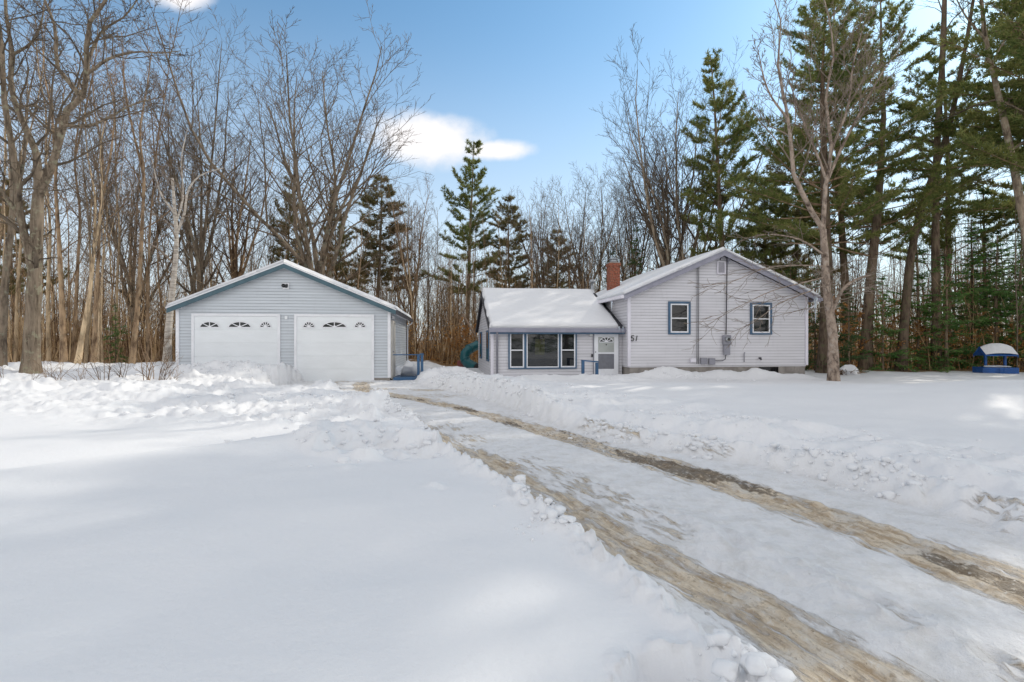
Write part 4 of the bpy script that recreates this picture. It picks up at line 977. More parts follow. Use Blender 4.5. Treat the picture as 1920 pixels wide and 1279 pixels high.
hero('oak_tree',57,16.8,[
 dict(p=[(57,726,0),(60,640,0),(63,560,0),(67,480,0),(70,400,0),(72,365,0)],r=(.235,.16),base=True,sd=16,k=16,lv=[dict(n=3,t0=.5,len=.22,a=55,up=.02,wig=.2,seg=5,sd=4)]+LV_OAK[1:]),
 dict(p=[(62,520,0),(50,450,-.1),(36,405,-.2),(33,340,-.3),(20,260,-.4),(8,190,-.5),(4,90,-.6),(-10,0,-.7)],r=(.125,.04)),
 dict(p=[(72,365,0),(69,292,.1),(45,234,.3),(20,165,.4),(24,103,.3),(12,34,.3),(8,-60,.2)],r=(.125,.03)),
 dict(p=[(72,370,0),(100,303,-.3),(117,241,-.4),(127,206,-.5),(155,182,-.6),(163,138,-.7),(162,86,-.8),(172,34,-.9),(206,-10,-1),(225,-80,-1)],r=(.13,.03)),
 dict(p=[(152,184,-.6),(131,155,-.4),(107,124,-.2),(103,52,0),(80,-10,.2),(60,-80,.3)],r=(.075,.02)),
 dict(p=[(165,138,-.7),(206,110,-1),(255,98,-1.3),(300,100,-1.4),(338,96,-1.5)],r=(.05,.012)),
 dict(p=[(120,236,-.4),(165,237,-.8),(206,220,-1.1),(251,196,-1.3),(306,182,-1.4)],r=(.06,.012)),
 dict(p=[(163,120,-.7),(190,60,-.3),(235,30,0),(270,-20,.2)],r=(.05,.012)),
 dict(p=[(24,103,.3),(60,80,.6),(78,40,.8),(85,-20,1)],r=(.05,.012)),
 dict(p=[(36,405,-.2),(-10,340,-.5),(-40,280,-.7)],r=(.08,.02)),
],101,'thick-trunked forked bare oak in front of the left woods','bark_oak','twig_grey',LV_OAK)
hero('bare_tree',2,18.5,[
 dict(p=[(2,715,0),(6,600,0),(12,500,0),(22,420,0),(24,330,0),(16,230,0),(2,140,0),(-8,30,0)],r=(.14,.04),base=True,k=18,sd=10,lv=few),
 dict(p=[(22,400,0),(45,300,.3),(50,200,.5),(70,110,.6)],r=(.07,.015))],102,'bare tree at the left edge of the picture beside the thick oak','bark_grey','twig_grey',LV_OAK)
MID=[ # px,Y,path,r,label,bark,twig
 (120,22,[(120,690),(116,560),(110,440),(104,330),(112,230)],.16,'brown-barked tree right of the thick oak','bark_brown','twig_brown'),
 (137,25,[(137,685),(146,494),(150,400),(140,300),(152,190)],.12,'slim upright brown tree between the oak and the leaning pale tree','bark_brown','twig_brown'),
 (143,21,[(143,700),(156,620),(168,556),(176,470),(192,380),(188,280)],.13,'pale trunk leaning right, left of the greenish young fir','bark_tan','twig_grey'),
 (160,21.5,[(160,700),(163,640),(170,560),(168,450),(160,350)],.08,'thin pale tree close beside the leaning trunk','bark_tan','twig_grey'),
 (175,22,[(175,697),(180,580),(184,494),(188,400),(206,300),(215,210)],.13,'forked grey-brown tree left of the young fir','bark_brown','twig_brown'),
 (192,22.5,[(192,705),(190,600),(193,500),(200,420)],.04,'thin pale sapling pole just left of the young fir','bark_tan','twig_grey'),
 (246,22.5,[(246,694),(256,600),(262,520),(266,431),(270,330),(262,250),(275,170)],.15,'dark brown leaning tree halfway between oak and garage','bark_brown','twig_brown'),
 (276,24,[(276,688),(278,560),(281,430),(290,320),(286,240)],.09,'slim dark tree just left of the white birch','bark_brown','twig_brown'),
 (92,24,[(92,688),(90,560),(94,430),(86,310),(100,220)],.12,'straight tan tree directly behind the thick oak on its right','bark_tan','twig_grey'),
 (30,25,[(30,688),(32,560),(40,430),(36,320),(52,220)],.11,'straight tan tree between the left edge and the oak','bark_tan','twig_grey'),
 (222,26,[(222,686),(219,560),(224,430),(216,330),(230,230)],.09,'slim tan tree behind the young fir','bark_tan','twig_grey'),
]
for i,(px,Y,path,r,lab,bk,tw) in enumerate(MID):
    P=[(a,b,0) for a,b in path]; rng=random.Random(i); a,b,_=P[-1]; P.append((a+rng.uniform(-15,15),b-70,0))
    k=len(P)//2+1; q=P[k]; s=1 if i%2 else -1
    r*=.78
    hero('bare_tree',px,Y,[dict(p=P,r=(r,.015),base=True,k=18,sd=9,lv=[dict(LV_FOREST[0],t0=.4)]+LV_FOREST[1:]),
      dict(p=[P[k-1],(q[0]+s*14,q[1]-10,.3),(q[0]+s*28,q[1]-90,.5),(q[0]+s*34,q[1]-190,.6)],r=(r*.5,.012))],200+i,lab,bk,tw,[dict(LV_FOREST[0],t0=.15,len=.34)]+LV_FOREST[1:])
hero('birch_tree',313,21.5,[
 dict(p=[(313,693,0),(316,620,0),(322,556,0),(328,500,0),(331,450,0),(328,400,0),(323,335,0)],r=(.15,.05),base=True,k=16,sd=12,lv=few),
 dict(p=[(331,440,0),(346,400,-.3),(352,360,-.5),(375,330,-.7),(420,315,-.8)],r=(.06,.015)),
 dict(p=[(327,400,0),(300,360,.2),(285,300,.3)],r=(.05,.012)),
 dict(p=[(329,420,0),(343,370,.2),(340,300,.3),(352,240,.4)],r=(.05,.012))],301,'white-barked birch leaning slightly beside the garage left wall','bark_birch','twig_pale',LV_OAK[1:])
# front yard tree
drop=[dict(n=14,t0=.15,len=.34,a=38,up=-.01,wig=.14,seg=5,sd=3,taper=.4),dict(n=5,t0=.2,len=.4,a=36,up=0,wig=.16,seg=4,sd=3)]
LV_G=[dict(n=15,t0=.2,len=.36,a=34,up=.10,wig=.13,seg=6,sd=4,taper=.5,rk=.5),dict(n=7,t0=.2,len=.42,a=36,up=.08,wig=.16,seg=4,sd=3,taper=.5),dict(n=4,t0=.2,len=.5,a=36,up=.05,wig=.16,seg=3,sd=3)]
burst=[dict(n=22,t0=.2,len=.75,a=55,up=.03,wig=.2,seg=6,sd=4,taper=.3,rk=.3),dict(n=7,t0=.2,len=.4,a=42,up=.02,wig=.2,seg=4,sd=3)]
hero('bare_tree',1563,18.5,[
 dict(p=[(1563,712,0),(1562,660,0),(1561,628,0),(1555,579,0),(1549,530,0),(1547,484,0),(1543,431,0)],r=(.175,.11),base=True,k=18,sd=16,lv=[dict(n=14,t0=.45,t1=.75,len=.30,a=72,up=.0,wig=.22,seg=6,sd=4,rk=.16),dict(n=6,t0=.2,len=.42,a=45,up=.0,wig=.2,seg=4,sd=3)]),
 dict(p=[(1543,431,0),(1522,398,-.1),(1506,366,-.2),(1489,333,-.3),(1485,290,-.4),(1478,225,-.4),(1469,180,-.5),(1458,113,-.5),(1465,49,-.5),(1452,0,-.5)],r=(.092,.015)),
 dict(p=[(1543,431,0),(1546,380,.1),(1549,338,.1),(1559,281,.2),(1548,180,.3),(1563,113,.3),(1555,38,.4),(1543,-10,.4)],r=(.082,.015)),
 dict(p=[(1549,345,.1),(1578,278,.3),(1615,206,.5),(1652,140,.7),(1685,94,.8)],r=(.06,.012)),
 dict(p=[(1549,338,.1),(1533,293,0),(1499,210,-.2),(1480,150,-.3)],r=(.05,.012)),
 dict(p=[(1559,281,.2),(1590,200,.1),(1600,120,0),(1625,30,0)],r=(.05,.012)),
 dict(p=[(1478,225,-.4),(1440,170,-.8),(1420,90,-1)],r=(.045,.01)),
 dict(p=[(1558,590,0),(1571,560,-.1),(1583,540,-.2),(1606,524,-.3),(1635,516,-.4)],r=(.075,.025),lv=burst),
 dict(p=[(1548,520,0),(1500,532,-.5),(1450,545,-.9),(1400,568,-1.1),(1340,600,-1.2),(1313,604,-1.2)],r=(.024,.006),lv=drop),
 dict(p=[(1548,500,0),(1490,498,-.5),(1430,505,-.9),(1370,530,-1.1),(1318,534,-1.2)],r=(.022,.006),lv=drop),
 dict(p=[(1549,535,0),(1510,550,-.6),(1460,570,-1),(1420,600,-1.2),(1370,625,-1.3)],r=(.022,.006),lv=drop),
 dict(p=[(1547,480,0),(1500,450,-.4),(1440,440,-.6),(1390,450,-.8)],r=(.04,.008),lv=drop),
],401,'pinkish-barked bare tree standing in the front lawn right of the house','bark_apple','twig_pale',LV_G)
# right-hand bare trees
hero('bare_tree',1705,27,[
 dict(p=[(1688,700,0),(1700,560,0),(1712,455,0),(1739,356,0),(1773,263,0),(1795,169,0),(1815,60,0),(1830,-30,0)],r=(.24,.06),base=True,k=18,sd=10,lv=few),
],402,'grey trunk leaning right among the hemlocks, crossing a straight trunk','bark_pine','twig_grey',LV_G)
hero('bare_tree',1756,27.5,[
 dict(p=[(1756,700,0),(1755,560,0),(1754,450,0),(1757,263,0),(1767,113,0),(1771,0,0),(1772,-90,0)],r=(.22,.10),base=True,k=18,sd=10,lv=few),
 dict(p=[(1757,420,0),(1790,350,.3),(1850,340,.5),(1900,310,.6)],r=(.05,.012))],403,'tall straight trunk behind the leaning one, upper right','bark_pine','twig_grey',LV_G)
hero('bare_tree',1958,22,[
 dict(p=[(1955,710,0),(1940,560,0),(1920,420,0),(1897,293,0),(1874,188,0),(1848,75,0),(1840,0,0),(1830,-80,0)],r=(.22,.05),base=True,k=18,sd=10,lv=few),
 dict(p=[(1874,188,0),(1900,200,-.5),(1930,215,-.8)],r=(.05,.012)),
 dict(p=[(1848,75,0),(1810,30,-.3),(1780,-30,-.5)],r=(.05,.012)),
 dict(p=[(1860,120,0),(1890,60,.3),(1905,-20,.5)],r=(.05,.012))],404,'bare tree leaning left into the picture from the right edge','bark_grey','twig_grey',LV_G)
# big named broad crowns
place_tree('maple_a',592,29,66,1.20,.4,'bark_grey','twig_grey','largest wide vase-shaped bare tree behind the garage roof')
place_tree('maple_b',372,27,108,.86,1.1,'bark_grey','twig_grey','vase-shaped bare tree rising over the garage left roof slope')
place_tree('maple_b',1288,33,140,1.0,2.3,'bark_grey','twig_grey','wide bare tree behind the gabled roof, left of its peak')
place_tree('maple_c',1236,35,225,1.0,.9,'bark_grey','twig_grey','bare tree between the chimney and the gabled roof peak')
place_tree('maple_a',1100,38,330,1.0,3.3,'bark_grey','twig_grey','spreading bare tree behind the wing roof, left of the chimney')
place_tree('maple_c',1012,40,345,.9,1.9,'bark_grey','twig_grey','vase-shaped bare tree behind the middle of the wing roof')
place_tree('maple_c',455,32,230,1.0,4.0,'bark_brown','twig_brown','bare tree between the two widest crowns behind the garage')
place_tree('maple_b',250,30,215,.9,5.0,'bark_grey','twig_grey','bushy bare crown behind the birch, left of the garage')
place_tree('maple_c',770,36,330,.9,2.8,'bark_brown','twig_brown','bare tree above the garage right eave')
place_tree('maple_b',1185,37,290,.8,.7,'bark_grey','twig_grey','bare tree rising behind the brick chimney')

# ---- conifers
def leaf_mesh(name,P,D,W,L,rng):
    """triangular needles: base point, direction, width, length"""
    n=len(P); S=np.cross(D,rng.normal(size=(n,3))); S/=np.linalg.norm(S,axis=1,keepdims=True)+1e-9
    V=np.stack([P-S*W[:,None]/2,P+S*W[:,None]/2,P+D*L[:,None]],1).reshape(-1,3)
    return mesh_np(name,V,None,np.arange(3*n).reshape(-1,3))
def conifer(key,seed,H,c0,rad,whorls,per,style='pine',rtrunk=.2,shape=None,tuft=1.0,upt=.1):
    rng=np.random.default_rng(seed); sp=rnd_spine(rng,H,16,.012 if style!='pine' else .02); R=flare(np.linspace(rtrunk,.02,16),sp)
    br=[];TP=[];TD=[]
    shape=shape or (lambda t:(1-t)**.7)
    az=0
    for w in range(whorls):
        t=(w+rng.random()*.6)/whorls; z=c0+(H-c0)*min(1,max(0,t+(0 if style=='pine' else rng.normal()*.02)))*.985; 
        for q in range(per):
            if style!='pine': z=min(H*.99,max(c0*.6,z+rng.normal()*.13))
            if rng.random()<(.13 if style=='pine' else .05): continue
            az+=6.28/per+rng.normal()*.5; ln=rad*shape(t)*(rng.uniform(.35,1.3) if style=='pine' else rng.uniform(.55,1.2))+.15
            f=z/H*15; i=min(int(f),14); p=sp[i]*(1-(f-i))+sp[i+1]*(f-i)
            if style=='pine': d=np.array([math.cos(az),math.sin(az),.12+.5*t*t+rng.normal()*.1]); up=.05
            else: d=np.array([math.cos(az),math.sin(az),.05+.6*t*t+rng.normal()*.22]); up=-.05+rng.normal()*.05
            m=7; P=[p];d/=np.linalg.norm(d)
            for s in range(m-1):
                d=d+np.array([0,0,up])+rng.normal(size=3)*.06; d/=np.linalg.norm(d); P.append(P[-1]+d*ln/(m-1))
            P=np.array(P); br.append((P,np.linspace(.006+.0065*ln,.004,m),4))
            if style=='dead': continue
            f0=.38 if style=='pine' else .12
            ns=max(3,int(ln*(7.5 if style=='pine' else 9)*tuft))
            for s in range(ns):
                u=f0+(1-f0)*(s+rng.random())/ns; f=u*(m-1); i=min(int(f),m-2); pb=P[i]*(1-(f-i))+P[i+1]*(f-i); tg=P[i+1]-P[i]; tg/=np.linalg.norm(tg)
                side=np.cross(tg,[0,0,1.]); side/=np.linalg.norm(side)+1e-9; sg=1 if s%2 else -1
                if style=='pine':
                    l2=rng.uniform(.15,.55)*min(1,.35+ln*.25); dd=tg*.7+side*sg*.8+np.array([0,0,.15+rng.normal()*.15])
                else:
                    l2=rng.uniform(.5,1)*(1.05-u*.75)*ln*.42; dd=tg*.75+side*sg*.75+np.array([0,0,-.10+rng.normal()*.22])
                dd/=np.linalg.norm(dd); pe=pb+dd*l2
                br.append((np.array([pb,(pb+pe)/2+np.array([0,0,.01]),pe]),np.array([.008,.006,.004]),3))
                if style=='pine':
                    for tt in (.55,1.0):
                        c=pb+dd*l2*tt; k=15
                        v=rng.normal(size=(k,3))*.62+dd*.75+np.array([0,0,.22]); v/=np.linalg.norm(v,axis=1,keepdims=True)
                        TP.append(np.repeat(c[None],k,0)+rng.normal(size=(k,3))*.03); TD.append(v)
                else:
                    k=max(8,int(l2*38)); tt=rng.random(k)**.8; c=pb+dd*l2*tt[:,None]; sd=np.where(rng.random(k)<.5,-1,1)[:,None]
                    s2=np.cross(dd,[0,0,1.]); s2/=np.linalg.norm(s2)+1e-9
                    v=dd*.55+s2*sd*.8+rng.normal(size=(k,3))*.22; v[:,2]-=.12+rng.random(k)*.25; v/=np.linalg.norm(v,axis=1,keepdims=True); TP.append(c);TD.append(v)
    P=np.concatenate(TP);D=np.concatenate(TD);n=len(P)
    if style=='pine': W=rng.uniform(.03,.05,n);L=rng.uniform(.13,.27,n)
    else: W=rng.uniform(.04,.07,n);L=rng.uniform(.09,.20,n)
    TPL[key]=(tubes_to_mesh(key+'_trunk',[(sp,R,10)]),tubes_to_mesh(key+'_branches',br),leaf_mesh(key+'_needles',P,D,W,L,rng),H)
    return n
def place_con(key,px,Y,ytop,sxy=1,rot=0,label=None,group=None,needle='needle',bark='bark_pine',name='pine_tree',pxtop=None):
    x=(px-960)/F*Y; z=gz(x,Y); tm,bm,nm,H0=TPL[key]; H=CAMZ+(640-ytop)/F*Y-z; s=H/H0
    o=empty(name,(x,Y,z-.05),rot,label,'tree',group); o.scale=(s*sxy,s*sxy,s)
    if pxtop is not None: o.rotation_euler=(0,math.atan2((pxtop-px)/F*Y,H),rot if False else 0)
    for nm_,me,mt in(('trunk',tm,bark),('branches',bm,'twig_brown' if needle!='x' else bark),('foliage',nm,needle)):
        ob=link(nm_,me,None,o)
        if not me.materials: me.materials.append(M[mt])
        ob.material_slots[0].link='OBJECT'; ob.material_slots[0].material=M[mt]
    return o
umb=lambda t: .55+.45*math.sin(PI*min(1,t*1.15+.1)) if t<.8 else (1-t)*3.0+.3
conifer('pine_big',61,19,6.5,4.6,20,6,'pine',.34,lambda t:(.75+.25*math.sin(t*9))*(1-t**2.2)+.1)
conifer('pine_big2',62,19,5.5,4.3,18,5,'pine',.26,lambda t:(.7+.3*math.sin(t*11+1))*(1-t**2)+.1)
conifer('pine_mid',63,15,5.0,2.9,19,6,'pine',.2,lambda t:(.8+.25*math.sin(t*13))*(1-t**1.3)+.08)
conifer('pine_small',64,12,5.0,2.2,15,6,'pine',.15,lambda t:(.8+.25*math.sin(t*9+2))*(1-t**1.4)+.1)
conifer('hemlock',65,8,.5,2.2,22,4,'fir',.11,lambda t:(.85+.2*math.sin(t*17))*(1-t)**.75)
conifer('hemlock_b',66,8,.9,2.4,19,4,'fir',.10,lambda t:(.75+.3*math.sin(t*13+2))*(1-t)**.8)
conifer('spruce',67,11,1.5,2.4,26,5,'fir',.15,lambda t:(.9+.12*math.sin(t*19))*(1-t)**.85)
place_con('pine_mid',877,40,246,.92,.3,'tall lone pine with a spiky top rising above the wing roof left end')
place_con('pine_small',957,41,362,.95,1.3,'smaller pine just right of the tall lone pine',needle='needle_b')
place_con('pine_small',1040,43,425,1.0,2.3,'low dull pine half hidden behind bare branches over the wing roof',needle='needle_b')
place_con('pine_mid',540,36,318,.8,.9,'brownish pine behind the garage roof peak',needle='needle_b')
place_con('pine_mid',640,39,345,.75,2.0,'brownish pine right of the widest bare tree behind the garage',needle='needle_b')
place_con('pine_small',706,37,322,1.15,3.0,'olive pine above the garage right roof slope',needle='needle_b')
place_con('pine_mid',1370,31,78,.92,1.7,'slender dark green pine behind the gabled roof right slope')
place_con('pine_big',1546,26,-30,1.0,.5,'massive tall pine directly behind the pinkish front tree')
place_con('pine_big2',1622,27.5,-40,1.05,2.1,'tall straight mossy-trunked pine right of the pinkish front tree')
place_con('pine_big2',1590,31,-60,.8,4.0,'slimmer pine between the massive pine and the mossy-trunked one')
place_con('pine_big2',1775,32,10,.8,3.0,'tall pine behind the straight trunk at upper right')
place_con('pine_small',1440,34,330,1.1,.8,'short pine over the right end of the gabled roof')
place_con('pine_mid',1478,35,180,.9,5.0,'medium pine left of the massive pine',needle='needle_b')
place_con('pine_small',30,34,330,1.0,1.0,'brownish pine far behind the oak at the left edge',needle='needle_b')
place_con('spruce',1192,33,408,.75,.6,'dark spruce right beside the brick chimney',needle='fir_d',name='spruce_tree')
place_con('spruce',1148,36,455,.8,1.6,'low dark spruce directly behind the brick chimney',needle='fir_d',name='spruce_tree')
place_con('spruce',1245,36,450,.8,2.6,'dark spruce behind the gabled roof left slope',needle='fir_d',name='spruce_tree')
place_con('hemlock_b',217,25,560,.75,0,'small greenish fir in the left woods','','fir',name='fir_tree')
for px,Y,yt,sx,k,nd,lab in ((1592,25.5,520,.9,'hemlock','fir_d','small dark hemlock just right of the house corner'),
  (1528,27,500,.8,'hemlock_b','fir_d','dark hemlock directly behind the house right corner'),
  (1655,27,500,.9,'hemlock','fir','small green hemlock left of the leaning trunk'),
  (1722,28,440,1.1,'hemlock_b','fir','bright green hemlock between the leaning and straight trunks'),
  (1775,27,455,1.0,'hemlock','fir','bright green hemlock right of the straight trunk'),
  (1822,29,400,1.1,'hemlock_b','fir','tall hemlock up and left of the wishing well'),
  (1868,28,430,1.1,'hemlock','fir','broad hemlock right behind the wishing well'),
  (1915,27.5,420,1.1,'hemlock_b','fir','leafy hemlock at the right edge of the picture'),
  (1960,30,330,1.3,'spruce','fir_d','tall dark spruce at the far right edge'),
  (1845,33,330,1.0,'spruce','fir_d','pointed dark spruce behind the tall hemlock'),
  (1480,30,480,.9,'hemlock_b','fir_d','dark hemlock over the right end of the gabled roof')):
    place_con(k,px,Y,yt,sx,px*.37,lab,'young hemlocks and spruces right of the house',nd,name='hemlock_tree' if 'hemlock' in lab else 'spruce_tree')

conifer('pine_shade',68,19,6.0,4.2,22,6,'pine',.3,lambda t:(.8+.2*math.sin(t*9))*(1-t**2.2)+.1,upt=.1)  # out-of-view pine, added to cast shade on the near lawn
for i,(x,y,h,w) in enumerate(((27.3,24.2,27,'nearer the house'),(33,29.2,30,'farther back'),(24.3,20.7,25,'nearest the viewer'))):
    tm,bm,nm,H0=TPL['pine_shade']; o=empty('pine_tree',(x,y,gz(x,y)-.05),i*1.4,'unseen pine added beyond the right edge to shade the lawn, '+w,'tree','unseen pines added to shade the near lawn'); o.scale=(h/H0,)*3
    for nm_,me,mt in(('trunk',tm,'bark_pine'),('branches',bm,'twig_brown'),('foliage',nm,'needle')):
        ob=link(nm_,me,None,o)
        if not me.materials: me.materials.append(M[mt])
for i,x in enumerate((-12,-7,-2,2,5.5,9,12.3,15.5,19,22.4,25.6,29,32.5,36,39.5,43,47)):
    k=('hemlock','hemlock_b','spruce')[i%3]; tm,bm,nm,H0=TPL[k]; y=-24-4*math.sin(i*2.3); h=11+3.5*math.sin(i*1.7); o=empty('evergreen_tree',(x,y,gz(x,y)-.05),i,'evergreen across the road behind the viewer, mirrored in the house windows','tree','evergreens across the road'); o.scale=(h/H0*1.25,h/H0*1.25,h/H0)
    for nm_,me,mt in(('trunk',tm,'bark_pine'),('branches',bm,'twig_brown'),('foliage',nm,'fir')):
        ob=link(nm_,me,None,o); ob.material_slots[0].link='OBJECT'; ob.material_slots[0].material=M[mt]
# ---- slender individual trees of the wood edge
places=[(-60,330,'left of the garage','bark_tan'),(330,545,'behind the garage left roof slope','bark_brown'),(545,770,'behind the garage right roof slope','bark_brown'),
        (770,905,'in the gap between garage and house','bark_tan'),(905,1130,'behind the wing roof','bark_brown'),(1130,1350,'behind the gabled roof left slope','bark_grey'),
        (1350,1530,'behind the gabled roof right slope','bark_grey'),(1530,1990,'right of the house','bark_brown')]
rng=np.random.default_rng(77); cnt=[17,11,14,13,14,10,7,15]
skx=[-100,0,150,300,450,600,760,900,1000,1100,1200,1300,1500,1700,2000]; sky_=[160,170,240,270,290,330,355,385,360,370,350,320,330,340,300]
for (a,b,where,bk),n in zip(places,cnt):
    xs=np.sort(a+(b-a)*(np.arange(n)+.15+.7*rng.random(n))/n)
    for i,px in enumerate(xs):
        Yl=float(treeline((px-960)/F*29)); Y=Yl+1.5+rng.random()**1.3*14
        if 330<px<770: Y=max(Y,28+rng.random()*8)
        if 900<px<1560: Y=max(Y,30+rng.random()*8)
        key=['forest_a','pole_a','forest_b','pole_b','pole_c','forest_c','pole_a'][rng.integers(7)]
        yt=float(np.interp(px,skx,sky_))+rng.uniform(0,110)
        kind='slender' if key[:4]=='pole' else 'bare'
        barks=[bk,'bark_brown','bark_grey','bark_tan'][rng.integers(4)]
        lab=f'{ORD[i]} {"" if i==0 else "from left "}of the {"thin" if kind=="slender" else "thin"} bare woodland trees {where}'
        place_tree(key,px,Y,yt,rng.uniform(.85,1.25),rng.random()*6.28,barks,'twig_brown' if barks in('bark_brown','bark_tan') else 'twig_grey',lab,'thin bare woodland trees '+where,lean=rng.normal()*.03)
# ---- saplings with dry leaves (beech) near the edge on the right and by the slide
def beech(key,seed):
    rng=np.random.default_rng(seed); tm,bm=TPL[key]
    co=np.empty(len(bm.vertices)*3,np.float32); bm.vertices.foreach_get('co',co); co=co.reshape(-1,3)
    sel=co[rng.integers(len(co),size=3600)]; sel=sel[sel[:,2]>.8]
    D=rng.normal(size=(len(sel),3)); D[:,2]-=.5; D/=np.linalg.norm(D,axis=1,keepdims=True)
    S=np.cross(D,rng.normal(size=D.shape)); S/=np.linalg.norm(S,axis=1,keepdims=True); L=rng.uniform(.06,.12,len(sel))[:,None]; W=L*.55
    V=np.stack([sel,sel+D*L*.5+S*W*.5,sel+D*L,sel+D*L*.5-S*W*.5],1).reshape(-1,3)
    return mesh_np(key+'_leaves',V,np.arange(len(V)).reshape(-1,4))
BL={k:beech(k,5) for k in('sap_a','sap_b')}
for m in BL.values(): m.materials.append(M['leaf'])
bs=[(1546,26.8,600,'beside the house right corner'),(1600,27.5,590,'right of the house corner, behind the hemlock'),(1640,28,560,'between the first two dark hemlocks'),(1672,27.2,610,'left of the leaning trunk'),(1706,28,585,'at the foot of the leaning trunk'),(1738,28.5,600,'between the crossing trunks'),(1790,28,610,'right of the straight trunk'),(1818,27.6,620,'just left of the wishing well'),(1884,27.4,630,'behind the wishing well'),(1912,27,610,'right of the wishing well'),
    (868,29.5,600,'above the teal slide'),(886,29,610,'behind the teal slide'),(846,30,620,'left of the teal slide'),(1575,29,560,'behind the pinkish front tree'),(1850,29.5,590,'behind the roof of the wishing well'),(808,30,640,'between the garage railing and the slide')]
for i,(px,Y,yt,w) in enumerate(bs):
    k='sap_a' if i%2 else 'sap_b'; o=place_tree(k,px,Y,yt,1.5,i*1.3,'bark_tan','twig_brown','young beech with dry orange leaves '+w,'young beeches keeping their dry leaves',name='beech_sapling')
    l=link('leaves',BL[k],None,o)
# ---- twiggy shrubs poking through the snow at left
def shrub_mesh(seed):
    rng=np.random.default_rng(seed); tb=[]
    for k in range(8):
        az=rng.random()*6.28; a=rng.uniform(.1,.75); d=np.array([math.cos(az)*math.sin(a),math.sin(az)*math.sin(a),math.cos(a)]); L=rng.uniform(.35,1.0); P=[np.array([rng.normal()*.05,rng.normal()*.05,-.05])]
        for s in range(5): d=d+rng.normal(size=3)*.12; d/=np.linalg.norm(d); P.append(P[-1]+d*L/5)
        P=np.array(P);R=np.linspace(.007,.003,6);tb.append((P,R,4)); spawn(rng,tb,P,R,[dict(n=5,t0=.25,len=.4,a=38,up=.03,wig=.14,seg=4,sd=3),dict(n=2,t0=.2,len=.4,a=38,up=.03,wig=.14,seg=3,sd=3)],0,.003)
    return tubes_to_mesh('twiggy_shrub',tb)
sm=[shrub_mesh(k) for k in (1,2,3)]
for m in sm: m.materials.append(M['twig_brown'])
for i,(px,py,s,lab) in enumerate(((10,715,1.1,'twiggy shrub in snow at the left edge, left of the oak'),(112,727,1.0,'low twigs in snow directly right of the oak foot'),(92,722,.7,'sparse twigs at the oak right side'),(197,735,1.2,'dark twig clump in snow below the pale leaning tree'),(232,718,1.0,'twiggy clump in front of the dark leaning tree'),(275,738,1.5,'tall sparse twigs standing nearest the camera left of the garage'),(300,728,1.2,'twigs in snow below the birch'),(150,715,.8,'small twig tuft right of the oak'),(318,712,.9,'bent twigs just in front of the garage left corner'),(60,738,.5,'tiny twig tuft in front of the oak'))):
    Y=min(19.5,max(14,(CAMZ-.42)*F/(py-640))); x=(px-960)/F*Y
    o=link('twiggy_shrub',sm[i%3]); o.location=(x,Y,gz(x,Y)); o.rotation_euler=(0,0,i*1.7); o.scale=(s,s,s); tag(o,lab,'shrub','leafless shrubs poking through the snow')
# brush pile under snow right of the house
bp=at(1590,690,24.5); rng=np.random.default_rng(8); V,T=lump_template(9,3); V=V*np.array([.6,.5,.5]); V[:,2]+=.05*fbm(V[:,0]*3,V[:,1]*3,2,2)
o=empty('brush_pile',(bp[0]+.1,24.5,gz(bp[0],24.5)),.3,'snow-covered brush pile behind the pinkish front tree','brush pile')
link('snow_cover',mesh_np('snow_cover',V,None,T,True),M['snow'],o)
tb=[]
for k in range(46):
    az=rng.random()*6.28; p=np.array([math.cos(az)*.75-.35,math.sin(az)*.4-.2,.05+rng.random()*.2]); d=np.array([math.cos(az),math.sin(az)*.6,rng.uniform(-.1,.5)]); tb.append((np.array([p-d*.4,p,p+d*.25]),np.array([.014,.011,.005]),3))
link('sticks',tubes_to_mesh('sticks',tb),M['twig_brown'],o)

